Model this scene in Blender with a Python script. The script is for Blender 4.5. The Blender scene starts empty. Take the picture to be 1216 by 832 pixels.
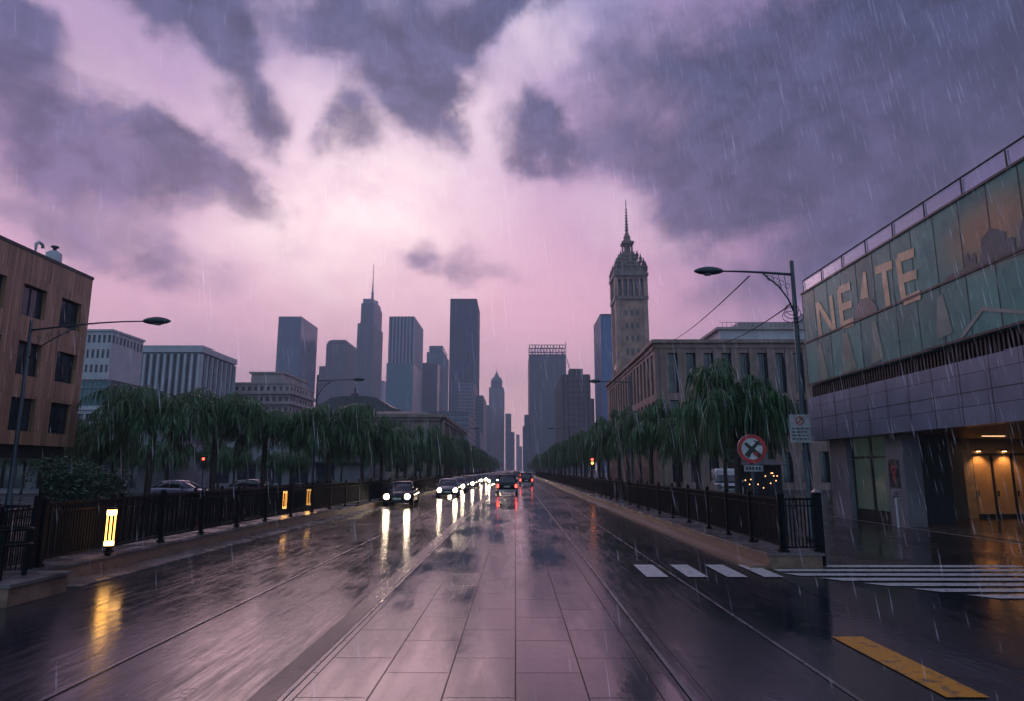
import bpy, math, random
from mathutils import Vector, Matrix
R = math.radians
sc = bpy.context.scene
col = sc.collection

# ------------------------------------------------------------------ camera
F, PITCH, YAW, CH = 790.0, math.atan(141 / 790.0), R(.29), 2.2
cd = bpy.data.cameras.new('camera'); cam = bpy.data.objects.new('camera', cd); col.objects.link(cam)
cam.location = (0, 0, CH); cam.rotation_euler = (R(90) + PITCH, 0, YAW)
cd.sensor_width = 36; cd.lens = 36 * F / 1216; cd.clip_start = .1; cd.clip_end = 9000
sc.camera = cam
sc.view_settings.view_transform = 'Standard'; sc.view_settings.look = 'None'
sc.view_settings.exposure = 0.0; sc.view_settings.gamma = 1
cy = sc.cycles
cy.use_denoising = True
cy.max_bounces = 7; cy.diffuse_bounces = 2; cy.glossy_bounces = 3; cy.transmission_bounces = 4
cy.volume_bounces = 0; cy.transparent_max_bounces = 12
cy.caustics_reflective = False; cy.caustics_refractive = False
cy.sample_clamp_indirect = 6

def ray(u, v):
    x = (u - 608) / F; z = (416 - v) / F
    y = math.cos(PITCH) - z * math.sin(PITCH); zz = math.sin(PITCH) + z * math.cos(PITCH)
    return Vector((x * math.cos(YAW) - y * math.sin(YAW), x * math.sin(YAW) + y * math.cos(YAW), zz))
CP = Vector((0, 0, CH))
def atY(u, v, y): d = ray(u, v); return CP + d * (y / d.y)
def atX(u, v, x): d = ray(u, v); return CP + d * (x / d.x)
def lin(c): return tuple((x / 255 / 12.92) if x <= 10 else ((x / 255 + .055) / 1.055) ** 2.4 for x in c)

# ------------------------------------------------------------------ world
class NT:
    def __init__(s, tree): s.t = tree; s.t.nodes.clear()
    def n(s, kind, ins=None, **kw):
        nd = s.t.nodes.new(kind)
        for k, v in kw.items(): setattr(nd, k, v)
        for k, v in (ins or {}).items():
            sock = nd.inputs[k]
            if isinstance(v, bpy.types.NodeSocket): s.t.links.new(v, sock)
            else: sock.default_value = v
        return nd
    def math(s, op, a, b=0.0, c=None):
        i = {0: a, 1: b}
        if c is not None: i[2] = c
        return s.n('ShaderNodeMath', i, operation=op).outputs[0]
    def mix(s, fac, a, b, blend='MIX'):
        nd = s.n('ShaderNodeMix', data_type='RGBA', blend_type=blend)
        for k, v in ((0, fac), (6, a), (7, b)):
            if isinstance(v, bpy.types.NodeSocket): s.t.links.new(v, nd.inputs[k])
            else: nd.inputs[k].default_value = v if k == 0 else (tuple(v) + (1,))[:4]
        return nd.outputs[2]
    def ramp(s, fac, stops, interp='LINEAR'):
        nd = s.n('ShaderNodeValToRGB', {0: fac}); cr = nd.color_ramp; cr.interpolation = interp
        while len(cr.elements) < len(stops): cr.elements.new(.5)
        for e, (p, c) in zip(cr.elements, stops):
            e.position = p; e.color = (tuple(c) + (1,))[:4] if not isinstance(c, (int, float)) else (c, c, c, 1)
        return nd.outputs[0]
    def mr(s, v, a, b, c=0., d=1., smooth=True):
        return s.n('ShaderNodeMapRange', {0: v, 1: a, 2: b, 3: c, 4: d}, interpolation_type='SMOOTHSTEP' if smooth else 'LINEAR').outputs[0]

SUN_EL, SUN_AZ = R(19), R(-14)          # azimuth from +Y toward +X
BACK = (.21, .315, .44)  # unseen sky behind the camera, brightened and tinted to light the foreground
w = bpy.data.worlds.new('World'); sc.world = w; w.use_nodes = True
nt = NT(w.node_tree)
tc = nt.n('ShaderNodeTexCoord').outputs['Generated']
sp = nt.n('ShaderNodeSeparateXYZ', {0: tc}).outputs
az = nt.math('ARCTAN2', sp[0], sp[1]); el = nt.math('ARCSINE', sp[2])
n1 = nt.n('ShaderNodeTexNoise', {'Vector': tc, 'Scale': 4.2, 'Detail': 7.0, 'Roughness': .58}).outputs
n2 = nt.n('ShaderNodeTexNoise', {'Vector': tc, 'Scale': 10.0, 'Detail': 5.0, 'Roughness': .55}).outputs
ae = nt.n('ShaderNodeCombineXYZ', {0: az, 1: el, 2: 0.}).outputs[0]
def warp(vec, noise, amt):
    a = nt.n('ShaderNodeVectorMath', {0: noise, 1: (.5, .5, .5)}, operation='SUBTRACT').outputs[0]
    b = nt.n('ShaderNodeVectorMath', {0: a, 3: amt}, operation='SCALE').outputs[0]
    b = nt.n('ShaderNodeVectorMath', {0: b, 1: (1, 1, 0)}, operation='MULTIPLY').outputs[0]
    return nt.n('ShaderNodeVectorMath', {0: vec, 1: b}, operation='ADD').outputs[0]
wv = warp(warp(ae, n1['Color'], .17), n2['Color'], .10)
def azel(u, v):
    d = ray(u, v).normalized(); return math.atan2(d.x, d.y), math.asin(d.z)
def blob(vec, u, v, rx, ry, rot=0, wgt=1.0, soft=(1.45, .15)):
    a, e = azel(u, v)
    m = nt.n('ShaderNodeMapping', {'Vector': vec, 'Location': (a, e, 0), 'Rotation': (0, 0, R(-rot)), 'Scale': (rx / F, ry / F, 1)}, vector_type='TEXTURE').outputs[0]
    l = nt.n('ShaderNodeVectorMath', {0: m}, operation='LENGTH').outputs['Value']
    return nt.mr(l, soft[0], soft[1], 0., wgt)
def total(vec, lst, **kw):
    t = None
    for b in lst:
        o = blob(vec, *b, **kw); t = o if t is None else nt.math('ADD', t, o)
    return t
# (u, v, rx, ry, clockwise rotation in degrees, weight): where the cloud masses hang in the sky
dark = [(50, 150, 110, 46, 10, 1.), (175, 158, 48, 38, 0, 1.), (268, 220, 84, 30, 24, 1.1), (120, 205, 80, 32, 15, .6), (110, 270, 130, 36, 12, .85), (10, 55, 50, 40, 0, .9),
        (225, 15, 130, 46, 5, 1.05), (285, 85, 50, 70, -15, .9), (325, 140, 34, 36, 0, .85), (395, 20, 60, 34, 0, .8),
        (500, 30, 105, 62, 0, 1.2), (505, 115, 42, 64, -8, 1.2), (420, 160, 40, 34, -20, .8), (452, 118, 55, 40, -30, .6), (600, 15, 70, 34, -15, 1.),
        (618, 158, 58, 34, 15, .9), (665, 180, 60, 28, 12, .7), (735, 165, 80, 40, 5, .7), (575, 305, 72, 26, 8, .65), (508, 285, 20, 26, 40, .5), (60, 60, 80, 30, 0, .5),
        (760, 60, 110, 60, -20, .6), (860, 190, 110, 70, -10, .85), (1020, 150, 210, 130, 5, 1.25), (950, 60, 200, 70, 0, .8), (1180, 60, 140, 110, 0, 1.1), (1100, 270, 220, 55, -8, .7), (960, 330, 140, 34, -8, .25)]
D = total(wv, dark)
cv = nt.n('ShaderNodeVectorMath', {0: tc, 1: (1, 1, 1.4)}, operation='MULTIPLY').outputs[0]
FB = {'Scale': 8.0, 'Detail': 11.0, 'Roughness': .6, 'Distortion': .35}
fb = nt.n('ShaderNodeTexNoise', dict(FB, Vector=cv)).outputs[0]
# the same noise a little nearer the light: its difference shades the billows
ga, ge = azel(450, 250)
toward = (math.sin(ga) * math.cos(ge), math.cos(ga) * math.cos(ge), math.sin(ge))
lv = nt.n('ShaderNodeVectorMath', {0: nt.n('ShaderNodeVectorMath', {0: toward, 1: tc}, operation='SUBTRACT').outputs[0]}, operation='NORMALIZE').outputs[0]
cv2 = nt.n('ShaderNodeVectorMath', {0: cv, 1: nt.n('ShaderNodeVectorMath', {0: lv, 3: .035}, operation='SCALE').outputs[0]}, operation='ADD').outputs[0]
fb2 = nt.n('ShaderNodeTexNoise', dict(FB, Vector=cv2)).outputs[0]
relief = nt.math('SUBTRACT', fb, fb2)
low = nt.n('ShaderNodeTexNoise', {'Vector': cv, 'Scale': 2.6, 'Detail': 6., 'Roughness': .5, 'Distortion': .8}).outputs[0]
Dn = nt.math('ADD', D, nt.math('MULTIPLY', nt.math('SUBTRACT', fb, .5), 2.3))
halo = nt.mr(nt.math('ADD', D, nt.math('MULTIPLY', nt.math('SUBTRACT', low, .5), 1.6)), .0, .85)
fwd = nt.mr(nt.math('ABSOLUTE', az), R(60), R(110), 1., .0)
back = nt.math('MULTIPLY', nt.mr(el, R(38), R(65), 0., .6), fwd)
Dn = nt.math('ADD', Dn, back)
dens = nt.mr(Dn, .15, 1.2)
elf = nt.mr(el, 0., R(60), 0., 1., smooth=False)
base = nt.ramp(elf, [(0., lin((255, 204, 206))), (.22, lin((246, 184, 204))), (.42, lin((192, 158, 190))), (.62, lin((146, 138, 176))), (1., lin((96, 106, 150)))])
base = nt.mix(nt.mr(low, .42, .66, 0., .4), base, lin((186, 154, 188)))
azr = nt.mr(az, R(-4), R(30), 0., 1.)
base = nt.mix(nt.math('MULTIPLY', azr, .7), base, lin((120, 94, 146)))
azl = nt.math('MULTIPLY', nt.mr(az, R(-14), R(-40), 0., .55), nt.mr(el, R(4), R(22), .25, 1.))
base = nt.mix(azl, base, lin((176, 142, 176)))
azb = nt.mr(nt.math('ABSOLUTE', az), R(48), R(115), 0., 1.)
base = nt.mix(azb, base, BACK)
glow = total(wv, [(430, 235, 190, 130, 0, .85), (555, 120, 60, 60, -40, .4), (640, 60, 60, 36, -40, .4), (750, 250, 80, 40, 10, .25), (120, 110, 90, 36, 10, .15), (300, 290, 200, 90, 0, .25)], soft=(1.4, .0))
glow = nt.math('MULTIPLY', glow, nt.mr(fb, .3, .65, 1.25, .7))
base = nt.mix(nt.math('MINIMUM', glow, 1.), base, lin((255, 228, 234)))
dk = nt.ramp(elf, [(0., lin((164, 114, 150))), (.28, lin((120, 98, 136))), (.5, lin((76, 74, 110))), (.7, lin((50, 60, 94))), (1., lin((42, 52, 90)))])
dk = nt.mix(nt.math('MULTIPLY', azr, .75), dk, lin((31, 43, 70)))
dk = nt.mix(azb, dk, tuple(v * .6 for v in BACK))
dk = nt.mix(nt.mr(n1[0], .45, .7, 0., .35), dk, lin((96, 88, 130)))
rl = nt.mr(relief, -.09, .09, .62, 1.45, smooth=False)
base = nt.mix(nt.math('MULTIPLY', halo, .5), base, nt.mix(.42, dk, base))
skyc = nt.mix(nt.math('MULTIPLY', dens, .96), base, dk)
rlc = nt.n('ShaderNodeCombineXYZ', {0: rl, 1: rl, 2: rl}).outputs[0]
skyc = nt.mix(nt.math('MULTIPLY', dens, .55), skyc, nt.mix(1., skyc, rlc, 'MULTIPLY'))
skyc = nt.mix(nt.mr(el, R(-.2), R(-3)), skyc, lin((50, 46, 62)))
nish = nt.n('ShaderNodeTexSky', sky_type='NISHITA', sun_disc=False, sun_elevation=SUN_EL, sun_rotation=SUN_AZ, air_density=2., dust_density=4.).outputs[0]
bg1 = nt.n('ShaderNodeBackground', {0: nish, 1: .0022})
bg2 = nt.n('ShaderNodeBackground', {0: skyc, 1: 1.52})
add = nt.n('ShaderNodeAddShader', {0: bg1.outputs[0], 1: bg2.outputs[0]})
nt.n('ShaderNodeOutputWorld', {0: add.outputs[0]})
w.cycles.sampling_method = 'MANUAL'; w.cycles.sample_map_resolution = 512

# ------------------------------------------------------------------ sun behind the cloud
sl = bpy.data.lights.new('sun', 'SUN'); sl.energy = .34; sl.angle = R(24); sl.color = (1, .62, .66)
so = bpy.data.objects.new('sun', sl); col.objects.link(so)
sd = Vector((math.sin(SUN_AZ) * math.cos(SUN_EL), math.cos(SUN_AZ) * math.cos(SUN_EL), math.sin(SUN_EL)))
so.rotation_euler = sd.to_track_quat('Z', 'Y').to_euler(); so.location = (0, -20, 60)

# ------------------------------------------------------------------ mesh helpers
class MB:
    def __init__(s): s.v = []; s.f = []
    def quad(s, *p):
        b = len(s.v); s.v += [tuple(q) for q in p]; s.f.append(tuple(range(b, b + len(p)))); return s
    def box(s, x0, x1, y0, y1, z0, z1, M=None):
        b = len(s.v)
        pts = [(x, y, z) for z in (z0, z1) for x, y in ((x0, y0), (x1, y0), (x1, y1), (x0, y1))]
        if M is not None: pts = [tuple(M @ Vector(p)) for p in pts]
        s.v += pts
        s.f += [tuple(b + i for i in q) for q in ((3, 2, 1, 0), (4, 5, 6, 7), (0, 1, 5, 4), (1, 2, 6, 5), (2, 3, 7, 6), (3, 0, 4, 7))]
        return s
    def frus(s, cx, cy_, z0, z1, a0, b0, a1, b1):   # square frustum, half sizes
        b = len(s.v)
        for z, a, bb in ((z0, a0, b0), (z1, a1, b1)):
            s.v += [(cx - a, cy_ - bb, z), (cx + a, cy_ - bb, z), (cx + a, cy_ + bb, z), (cx - a, cy_ + bb, z)]
        s.f += [tuple(b + i for i in q) for q in ((3, 2, 1, 0), (4, 5, 6, 7), (0, 1, 5, 4), (1, 2, 6, 5), (2, 3, 7, 6), (3, 0, 4, 7))]
        return s
    def tube(s, pts, rad, n=8, cap=True):
        pts = [Vector(p) for p in pts]; m = len(pts)
        if not isinstance(rad, (list, tuple)): rad = [rad] * m
        b = len(s.v)
        for i, p in enumerate(pts):
            t = (pts[min(i + 1, m - 1)] - pts[max(i - 1, 0)]).normalized()
            a = t.cross(Vector((0, 0, 1)))
            if a.length < .05: a = t.cross(Vector((0, 1, 0)))
            a.normalize(); c = a.cross(t)
            for k in range(n):
                an = 2 * math.pi * k / n
                s.v.append(tuple(p + (a * math.cos(an) + c * math.sin(an)) * rad[i]))
        for i in range(m - 1):
            for k in range(n):
                k2 = (k + 1) % n
                s.f.append((b + i * n + k, b + i * n + k2, b + (i + 1) * n + k2, b + (i + 1) * n + k))
        if cap:
            s.f.append(tuple(b + k for k in range(n))[::-1]); s.f.append(tuple(b + (m - 1) * n + k for k in range(n)))
        return s
    def lathe(s, cx, cy_, prof, n=16):
        b = len(s.v)
        for r, z in prof:
            for k in range(n):
                a = 2 * math.pi * k / n + math.pi / n
                s.v.append((cx + r * math.cos(a), cy_ + r * math.sin(a), z))
        for i in range(len(prof) - 1):
            for k in range(n):
                k2 = (k + 1) % n
                s.f.append((b + i * n + k, b + i * n + k2, b + (i + 1) * n + k2, b + (i + 1) * n + k))
        s.f.append(tuple(b + k for k in range(n))[::-1]); s.f.append(tuple(b + (len(prof) - 1) * n + k for k in range(n)))
        return s
    def disc(s, c, ax, up, r, n=24, th=0, rin=0):
        c = Vector(c); ax = Vector(ax).normalized(); up = Vector(up); sd_ = ax.cross(up).normalized()
        p = lambda rr, k, d: tuple(c + (sd_ * math.cos(2 * math.pi * k / n) + up * math.sin(2 * math.pi * k / n)) * rr + ax * d)
        b = len(s.v)
        if rin:
            for d in (0, th):
                for rr in (rin, r): s.v += [p(rr, k, d) for k in range(n)]
            for k in range(n):
                k2 = (k + 1) % n
                s.f += [(b + k, b + k2, b + n + k2, b + n + k), (b + 2 * n + k, b + 3 * n + k, b + 3 * n + k2, b + 2 * n + k2), (b + n + k, b + n + k2, b + 3 * n + k2, b + 3 * n + k), (b + k, b + 2 * n + k, b + 2 * n + k2, b + k2)]
        else:
            for d in (0, th): s.v += [p(r, k, d) for k in range(n)]
            s.f += [tuple(b + k for k in range(n))[::-1], tuple(b + n + k for k in range(n))]
            for k in range(n):
                k2 = (k + 1) % n; s.f.append((b + k, b + k2, b + n + k2, b + n + k))
        return s
    def prism(s, poly, d):          # planar polygon in 3-D extruded by vector d
        b = len(s.v); n = len(poly); d = Vector(d)
        s.v += [tuple(p) for p in poly] + [tuple(Vector(p) + d) for p in poly]
        s.f += [tuple(range(b, b + n)), tuple(range(b + 2 * n - 1, b + n - 1, -1))]
        for k in range(n):
            k2 = (k + 1) % n; s.f.append((b + k, b + n + k, b + n + k2, b + k2))
        return s
    def loft(s, rings, closed=True):
        b = len(s.v); n = len(rings[0])
        for r in rings: s.v += [tuple(p) for p in r]
        for i in range(len(rings) - 1):
            for k in range(n):
                k2 = (k + 1) % n
                s.f.append((b + i * n + k, b + i * n + k2, b + (i + 1) * n + k2, b + (i + 1) * n + k))
        if closed:
            s.f.append(tuple(b + k for k in range(n))[::-1]); s.f.append(tuple(b + (len(rings) - 1) * n + k for k in range(n)))
        return s
    def mesh(s, name, mat, off=(0, 0, 0), smooth=False):
        me = bpy.data.meshes.new(name)
        ox, oy, oz = off
        me.from_pydata([(x - ox, y - oy, z - oz) for x, y, z in s.v], [], s.f)
        if smooth: me.polygons.foreach_set('use_smooth', [True] * len(me.polygons))
        if mat: me.materials.append(mat)
        me.validate(); me.update(); return me
    def build(s, name, mat, parent=None, smooth=False, label=None):
        off = Vector((0, 0, 0)); p = parent
        while p is not None: off += p.location; p = p.parent
        o = bpy.data.objects.new(name, s.mesh(name, mat, off, smooth)); col.objects.link(o)
        if parent: o.parent = parent
        if label: o['label'] = label
        return o
def inst(name, me, parent, loc=(0, 0, 0), rz=0):
    o = bpy.data.objects.new(name, me); col.objects.link(o); o.parent = parent; o.location = loc; o.rotation_euler.z = rz; return o
def tag(o, label=None, cat=None, group=None, kind=None):
    if label: o['label'] = label
    if cat: o['category'] = cat
    if group: o['group'] = group
    if kind: o['kind'] = kind
    return o
def thing(name, loc, label, cat, group=None, rz=0):
    o = bpy.data.objects.new(name, None); col.objects.link(o); o.location = loc; o.rotation_euler.z = rz
    o.empty_display_size = .3
    return tag(o, label, cat, group)
KIDS = {}
def kids(o): return [c for c in bpy.data.objects if c.parent == o]
def dup(o, kmap, parent=None):
    c = o.copy(); col.objects.link(c); c.parent = parent
    for ch in kmap.get(o, []): dup(ch, kmap, c)
    return c
def kidmap():
    m = {}
    for o in bpy.data.objects:
        if o.parent: m.setdefault(o.parent, []).append(o)
    return m

# ------------------------------------------------------------------ materials
def mat(name, c, rough=.5, metal=0., var=.25, vs=3., bump=0., bs=30., stretch=(1, 1, 1), spec=.5, c2=None, rvar=0.):
    m = bpy.data.materials.new(name); m.use_nodes = True; t = NT(m.node_tree)
    o = t.n('ShaderNodeTexCoord').outputs['Object']
    mp = t.n('ShaderNodeMapping', {0: o, 'Scale': stretch}).outputs[0]
    nz = t.n('ShaderNodeTexNoise', {'Vector': mp, 'Scale': vs, 'Detail': 6., 'Roughness': .6}).outputs[0]
    a = tuple(x * (1 - var) for x in c); b = c2 or tuple(min(1, x * (1 + var)) for x in c)
    cc = t.mix(t.mr(nz, .3, .7), a, b)
    ins = {'Base Color': cc, 'Roughness': t.mr(nz, .3, .7, max(0.02, rough - rvar), rough + rvar) if rvar else rough, 'Metallic': metal, 'Specular IOR Level': spec}
    if bump:
        nb = t.n('ShaderNodeTexNoise', {'Vector': mp, 'Scale': bs, 'Detail': 4.}).outputs[0]
        ins['Normal'] = t.n('ShaderNodeBump', {'Height': nb, 'Strength': bump, 'Distance': .02}).outputs[0]
    p = t.n('ShaderNodeBsdfPrincipled', ins)
    t.n('ShaderNodeOutputMaterial', {0: p.outputs[0]}); return m
def emit(name, c, s):
    m = bpy.data.materials.new(name); m.use_nodes = True; t = NT(m.node_tree)
    e = t.n('ShaderNodeEmission', {0: tuple(c) + (1,), 1: s}); t.n('ShaderNodeOutputMaterial', {0: e.outputs[0]}); return m
def glassy(name, c, rough=.12, var=.3, vs=.6):
    return mat(name, c, rough, 0, var, vs, bump=.04, bs=1.5, spec=.7)
def clad(name, c, c2, sx, sz, jx=.06, jz=.06, rough=.3, dark=.4, off=0., face='xz'):
    """panel pattern (surface pattern): panels sx by sz metres, joints darker, each panel its own tone"""
    m = bpy.data.materials.new(name); m.use_nodes = True; t = NT(m.node_tree)
    o = t.n('ShaderNodeTexCoord').outputs['Object']; s = t.n('ShaderNodeSeparateXYZ', {0: o}).outputs
    h = t.math('ADD', s[0], s[1])
    v = t.n('ShaderNodeCombineXYZ', {0: h, 1: s[2], 2: 0.}).outputs[0]
    br = t.n('ShaderNodeTexBrick', {'Vector': v, 'Color1': tuple(c) + (1,), 'Color2': tuple(c2) + (1,), 'Mortar': tuple(x * dark for x in c) + (1,), 'Scale': 1., 'Mortar Size': jx, 'Mortar Smooth': .1, 'Bias': 0., 'Brick Width': sx, 'Row Height': sz}, offset=off, squash=1.)
    nz = t.n('ShaderNodeTexNoise', {'Vector': o, 'Scale': .8, 'Detail': 6.}).outputs[0]
    cc = t.mix(.35, br.outputs[0], t.mix(t.mr(nz, .3, .7), (.55, .55, .55), (1.3, 1.3, 1.3)), 'MULTIPLY')
    bm = t.n('ShaderNodeBump', {'Height': t.math('SUBTRACT', 1., br.outputs[1]), 'Strength': .5, 'Distance': .03}).outputs[0]
    p = t.n('ShaderNodeBsdfPrincipled', {'Base Color': cc, 'Roughness': rough, 'Normal': bm})
    t.n('ShaderNodeOutputMaterial', {0: p.outputs[0]}); return m

def road_mat(name, c, streak=1., rlo=.05, rhi=.34, joints=None, bump=.35, wetc=.5, fs=1.6):
    m = bpy.data.materials.new(name); m.use_nodes = True; t = NT(m.node_tree)
    o = t.n('ShaderNodeTexCoord').outputs['Object']; s = t.n('ShaderNodeSeparateXYZ', {0: o}).outputs
    st = t.n('ShaderNodeMapping', {0: o, 'Scale': (2.2, .16, 1)}).outputs[0]
    nst = t.n('ShaderNodeTexNoise', {'Vector': st, 'Scale': fs, 'Detail': 9., 'Roughness': .72, 'Distortion': .25}).outputs[0]
    big = t.n('ShaderNodeTexNoise', {'Vector': t.n('ShaderNodeMapping', {0: o, 'Scale': (1, .35, 1)}).outputs[0], 'Scale': .45, 'Detail': 5., 'Roughness': .6}).outputs[0]
    fine = t.n('ShaderNodeTexNoise', {'Vector': o, 'Scale': 42., 'Detail': 3., 'Roughness': .7}).outputs[0]
    ripple = t.n('ShaderNodeTexNoise', {'Vector': t.n('ShaderNodeMapping', {0: o, 'Scale': (1., .55, 1)}).outputs[0], 'Scale': 9., 'Detail': 3.}).outputs[0]
    q = t.math('ADD', t.math('MULTIPLY', nst, streak * .6), t.math('MULTIPLY', big, 1 - streak * .6))
    rough = t.mr(q, .36, .62, rhi, rlo)
    grain = t.mix(fine, tuple(x * .65 for x in c), tuple(x * 1.35 for x in c))
    h = t.math('ADD', t.math('MULTIPLY', fine, t.mr(q, .4, .6, .5, .08)), t.math('ADD', t.math('MULTIPLY', ripple, .55), t.math('MULTIPLY', nst, .9 * streak)))
    colr = grain
    if joints:
        bw, rh, ms = joints
        v = t.n('ShaderNodeCombineXYZ', {0: s[1], 1: s[0], 2: 0.}).outputs[0]
        br = t.n('ShaderNodeTexBrick', {'Vector': v, 'Color1': (.75, .75, .75, 1), 'Color2': (1.25, 1.25, 1.25, 1), 'Mortar': (.18, .18, .18, 1), 'Scale': 1., 'Mortar Size': ms, 'Mortar Smooth': .2, 'Brick Width': bw, 'Row Height': rh}, offset=.42)
        colr = t.mix(1., colr, br.outputs[0], 'MULTIPLY')
        h = t.math('ADD', h, t.math('MULTIPLY', br.outputs[1], -.5))
        rough = t.math('ADD', rough, t.math('MULTIPLY', br.outputs[1], .1))
    vo = t.n('ShaderNodeTexVoronoi', {'Vector': o, 'Scale': 3.1, 'Randomness': 1.}, feature='F1', distance='EUCLIDEAN')
    rad = t.math('MULTIPLY', t.n('ShaderNodeSeparateColor', {0: vo.outputs['Color']}).outputs[0], .3)
    ring = t.math('MULTIPLY', t.mr(t.math('ABSOLUTE', t.math('SUBTRACT', vo.outputs['Distance'], rad)), .05, 0., 0., .0 if joints else .3), t.mr(rad, .12, .13))
    h = t.math('ADD', h, ring)
    bm = t.n('ShaderNodeBump', {'Height': h, 'Strength': bump, 'Distance': .012}).outputs[0]
    specv = t.math('MULTIPLY', t.math('SUBTRACT', 1., t.math('MULTIPLY', br.outputs[1], .9)), wetc) if joints else t.mr(q, .38, .6, wetc * .55, wetc)
    p = t.n('ShaderNodeBsdfPrincipled', {'Base Color': colr, 'Roughness': rough, 'Normal': bm, 'Specular IOR Level': specv, 'IOR': 1.5})
    t.n('ShaderNodeOutputMaterial', {0: p.outputs[0]}); return m

M = {}
M['asphalt'] = road_mat('wet_asphalt', (.016, .017, .024), 1., .1, .28, bump=.26, fs=4.6, wetc=.34)
M['paver'] = road_mat('wet_pavers', (.05, .04, .05), .5, .04, .26, joints=(1.4, .72, .010), bump=.24, wetc=.42)
M['band'] = road_mat('wet_rough_band', (.03, .028, .034), .2, .2, .34, bump=.9, wetc=.3)
M['plaza'] = road_mat('wet_plaza', (.034, .027, .026), .1, .08, .25, joints=(.8, .8, .01), bump=.3)
M['side'] = road_mat('wet_side_asphalt', (.014, .018, .024), .5, .06, .22, bump=.3)
M['ground'] = mat('wet_ground', (.025, .025, .028), .35, var=.4, vs=.4, bump=.3, bs=6)
M['kerb'] = mat('kerb_stone', (.22, .125, .09), .45, var=.35, vs=4, bump=.4, bs=25, rvar=.15)
M['gutter'] = mat('gutter_stone', (.13, .105, .11), .28, var=.3, vs=1.2, bump=.3, bs=20, rvar=.12)
M['paint'] = mat('white_paint', (.62, .6, .6), .3, var=.28, vs=5, bump=.3, bs=40, rvar=.1)
def worn(name, c):
    m = bpy.data.materials.new(name); m.use_nodes = True; t = NT(m.node_tree)
    o = t.n('ShaderNodeTexCoord').outputs['Object']
    a = t.n('ShaderNodeTexNoise', {'Vector': o, 'Scale': 7., 'Detail': 9., 'Roughness': .75}).outputs[0]
    g = t.n('ShaderNodeTexNoise', {'Vector': o, 'Scale': 60., 'Detail': 3.}).outputs[0]
    f = t.mr(t.math('ADD', a, t.math('MULTIPLY', g, .35)), .69, .8)
    cc = t.mix(f, t.mix(g, tuple(v * .75 for v in c), tuple(min(1, v * 1.15) for v in c)), (.05, .045, .05))
    t.n('ShaderNodeOutputMaterial', {0: t.n('ShaderNodeBsdfPrincipled', {'Base Color': cc, 'Roughness': t.mr(a, .3, .7, .18, .4), 'Normal': t.n('ShaderNodeBump', {'Height': g, 'Strength': .4, 'Distance': .01}).outputs[0]}).outputs[0]}); return m
M['paint'] = worn('worn_white_paint', (.6, .58, .6))
M['yellow'] = worn('worn_yellow_paint', (.62, .25, .02))
M['iron'] = mat('black_iron', (.006, .007, .01), .65, 0., var=.3, vs=6, spec=.12)
M['pole'] = mat('lamp_pole_paint', (.03, .045, .06), .35, .2, var=.2, vs=4)
M['bark'] = mat('bark', (.035, .028, .025), .7, var=.4, vs=5, bump=.8, bs=18, stretch=(1, 1, .2))
M['darkglass'] = glassy('dark_window_glass', (.02, .03, .042), .06)
M['frame'] = mat('dark_frame', (.02, .022, .028), .4, .2)
M['white_wall'] = mat('pale_render', (.42, .4, .45), .5, var=.12, vs=.3, bump=.1)
M['conc'] = mat('fascia_concrete', (.2, .19, .22), .5, var=.2, vs=.5)
M['stone'] = mat('brown_stone', (.24, .145, .125), .6, var=.25, vs=.5, bump=.3, bs=4)
M['palace'] = mat('palace_stone', (.21, .15, .125), .6, var=.3, vs=.4, bump=.3, bs=3)
M['cream'] = mat('cream_stone', (.34, .27, .27), .6, var=.2, vs=.3)
M['roof'] = mat('dark_roof', (.06, .055, .065), .5, var=.3, vs=.5)
M['teal'] = clad('teal_curtain_wall', (.05, .12, .15), (.07, .16, .19), 1.5, 1.2, .05, rough=.15)
M['slate'] = clad('slate_panels', (.16, .175, .25), (.19, .205, .285), 1.42, 1.05, .014, rough=.3, dark=.25)
M['grille'] = mat('black_grille', (.012, .012, .015), .4, .3)
M['rail'] = mat('rail_metal', (.025, .025, .03), .5, .2)
M['tan'] = mat('mural_tan_print', (.58, .38, .21), .25, var=.22, vs=1.5)
M['muralteal'] = mat('mural_dark_teal_print', (.05, .085, .085), .22, var=.3, vs=1.2)
M['muralpale'] = mat('mural_faint_print', (.12, .2, .16), .3, var=.3, vs=1.)
M['murallight'] = mat('mural_pale_print', (.2, .24, .22), .25, var=.2, vs=1.2)

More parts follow.
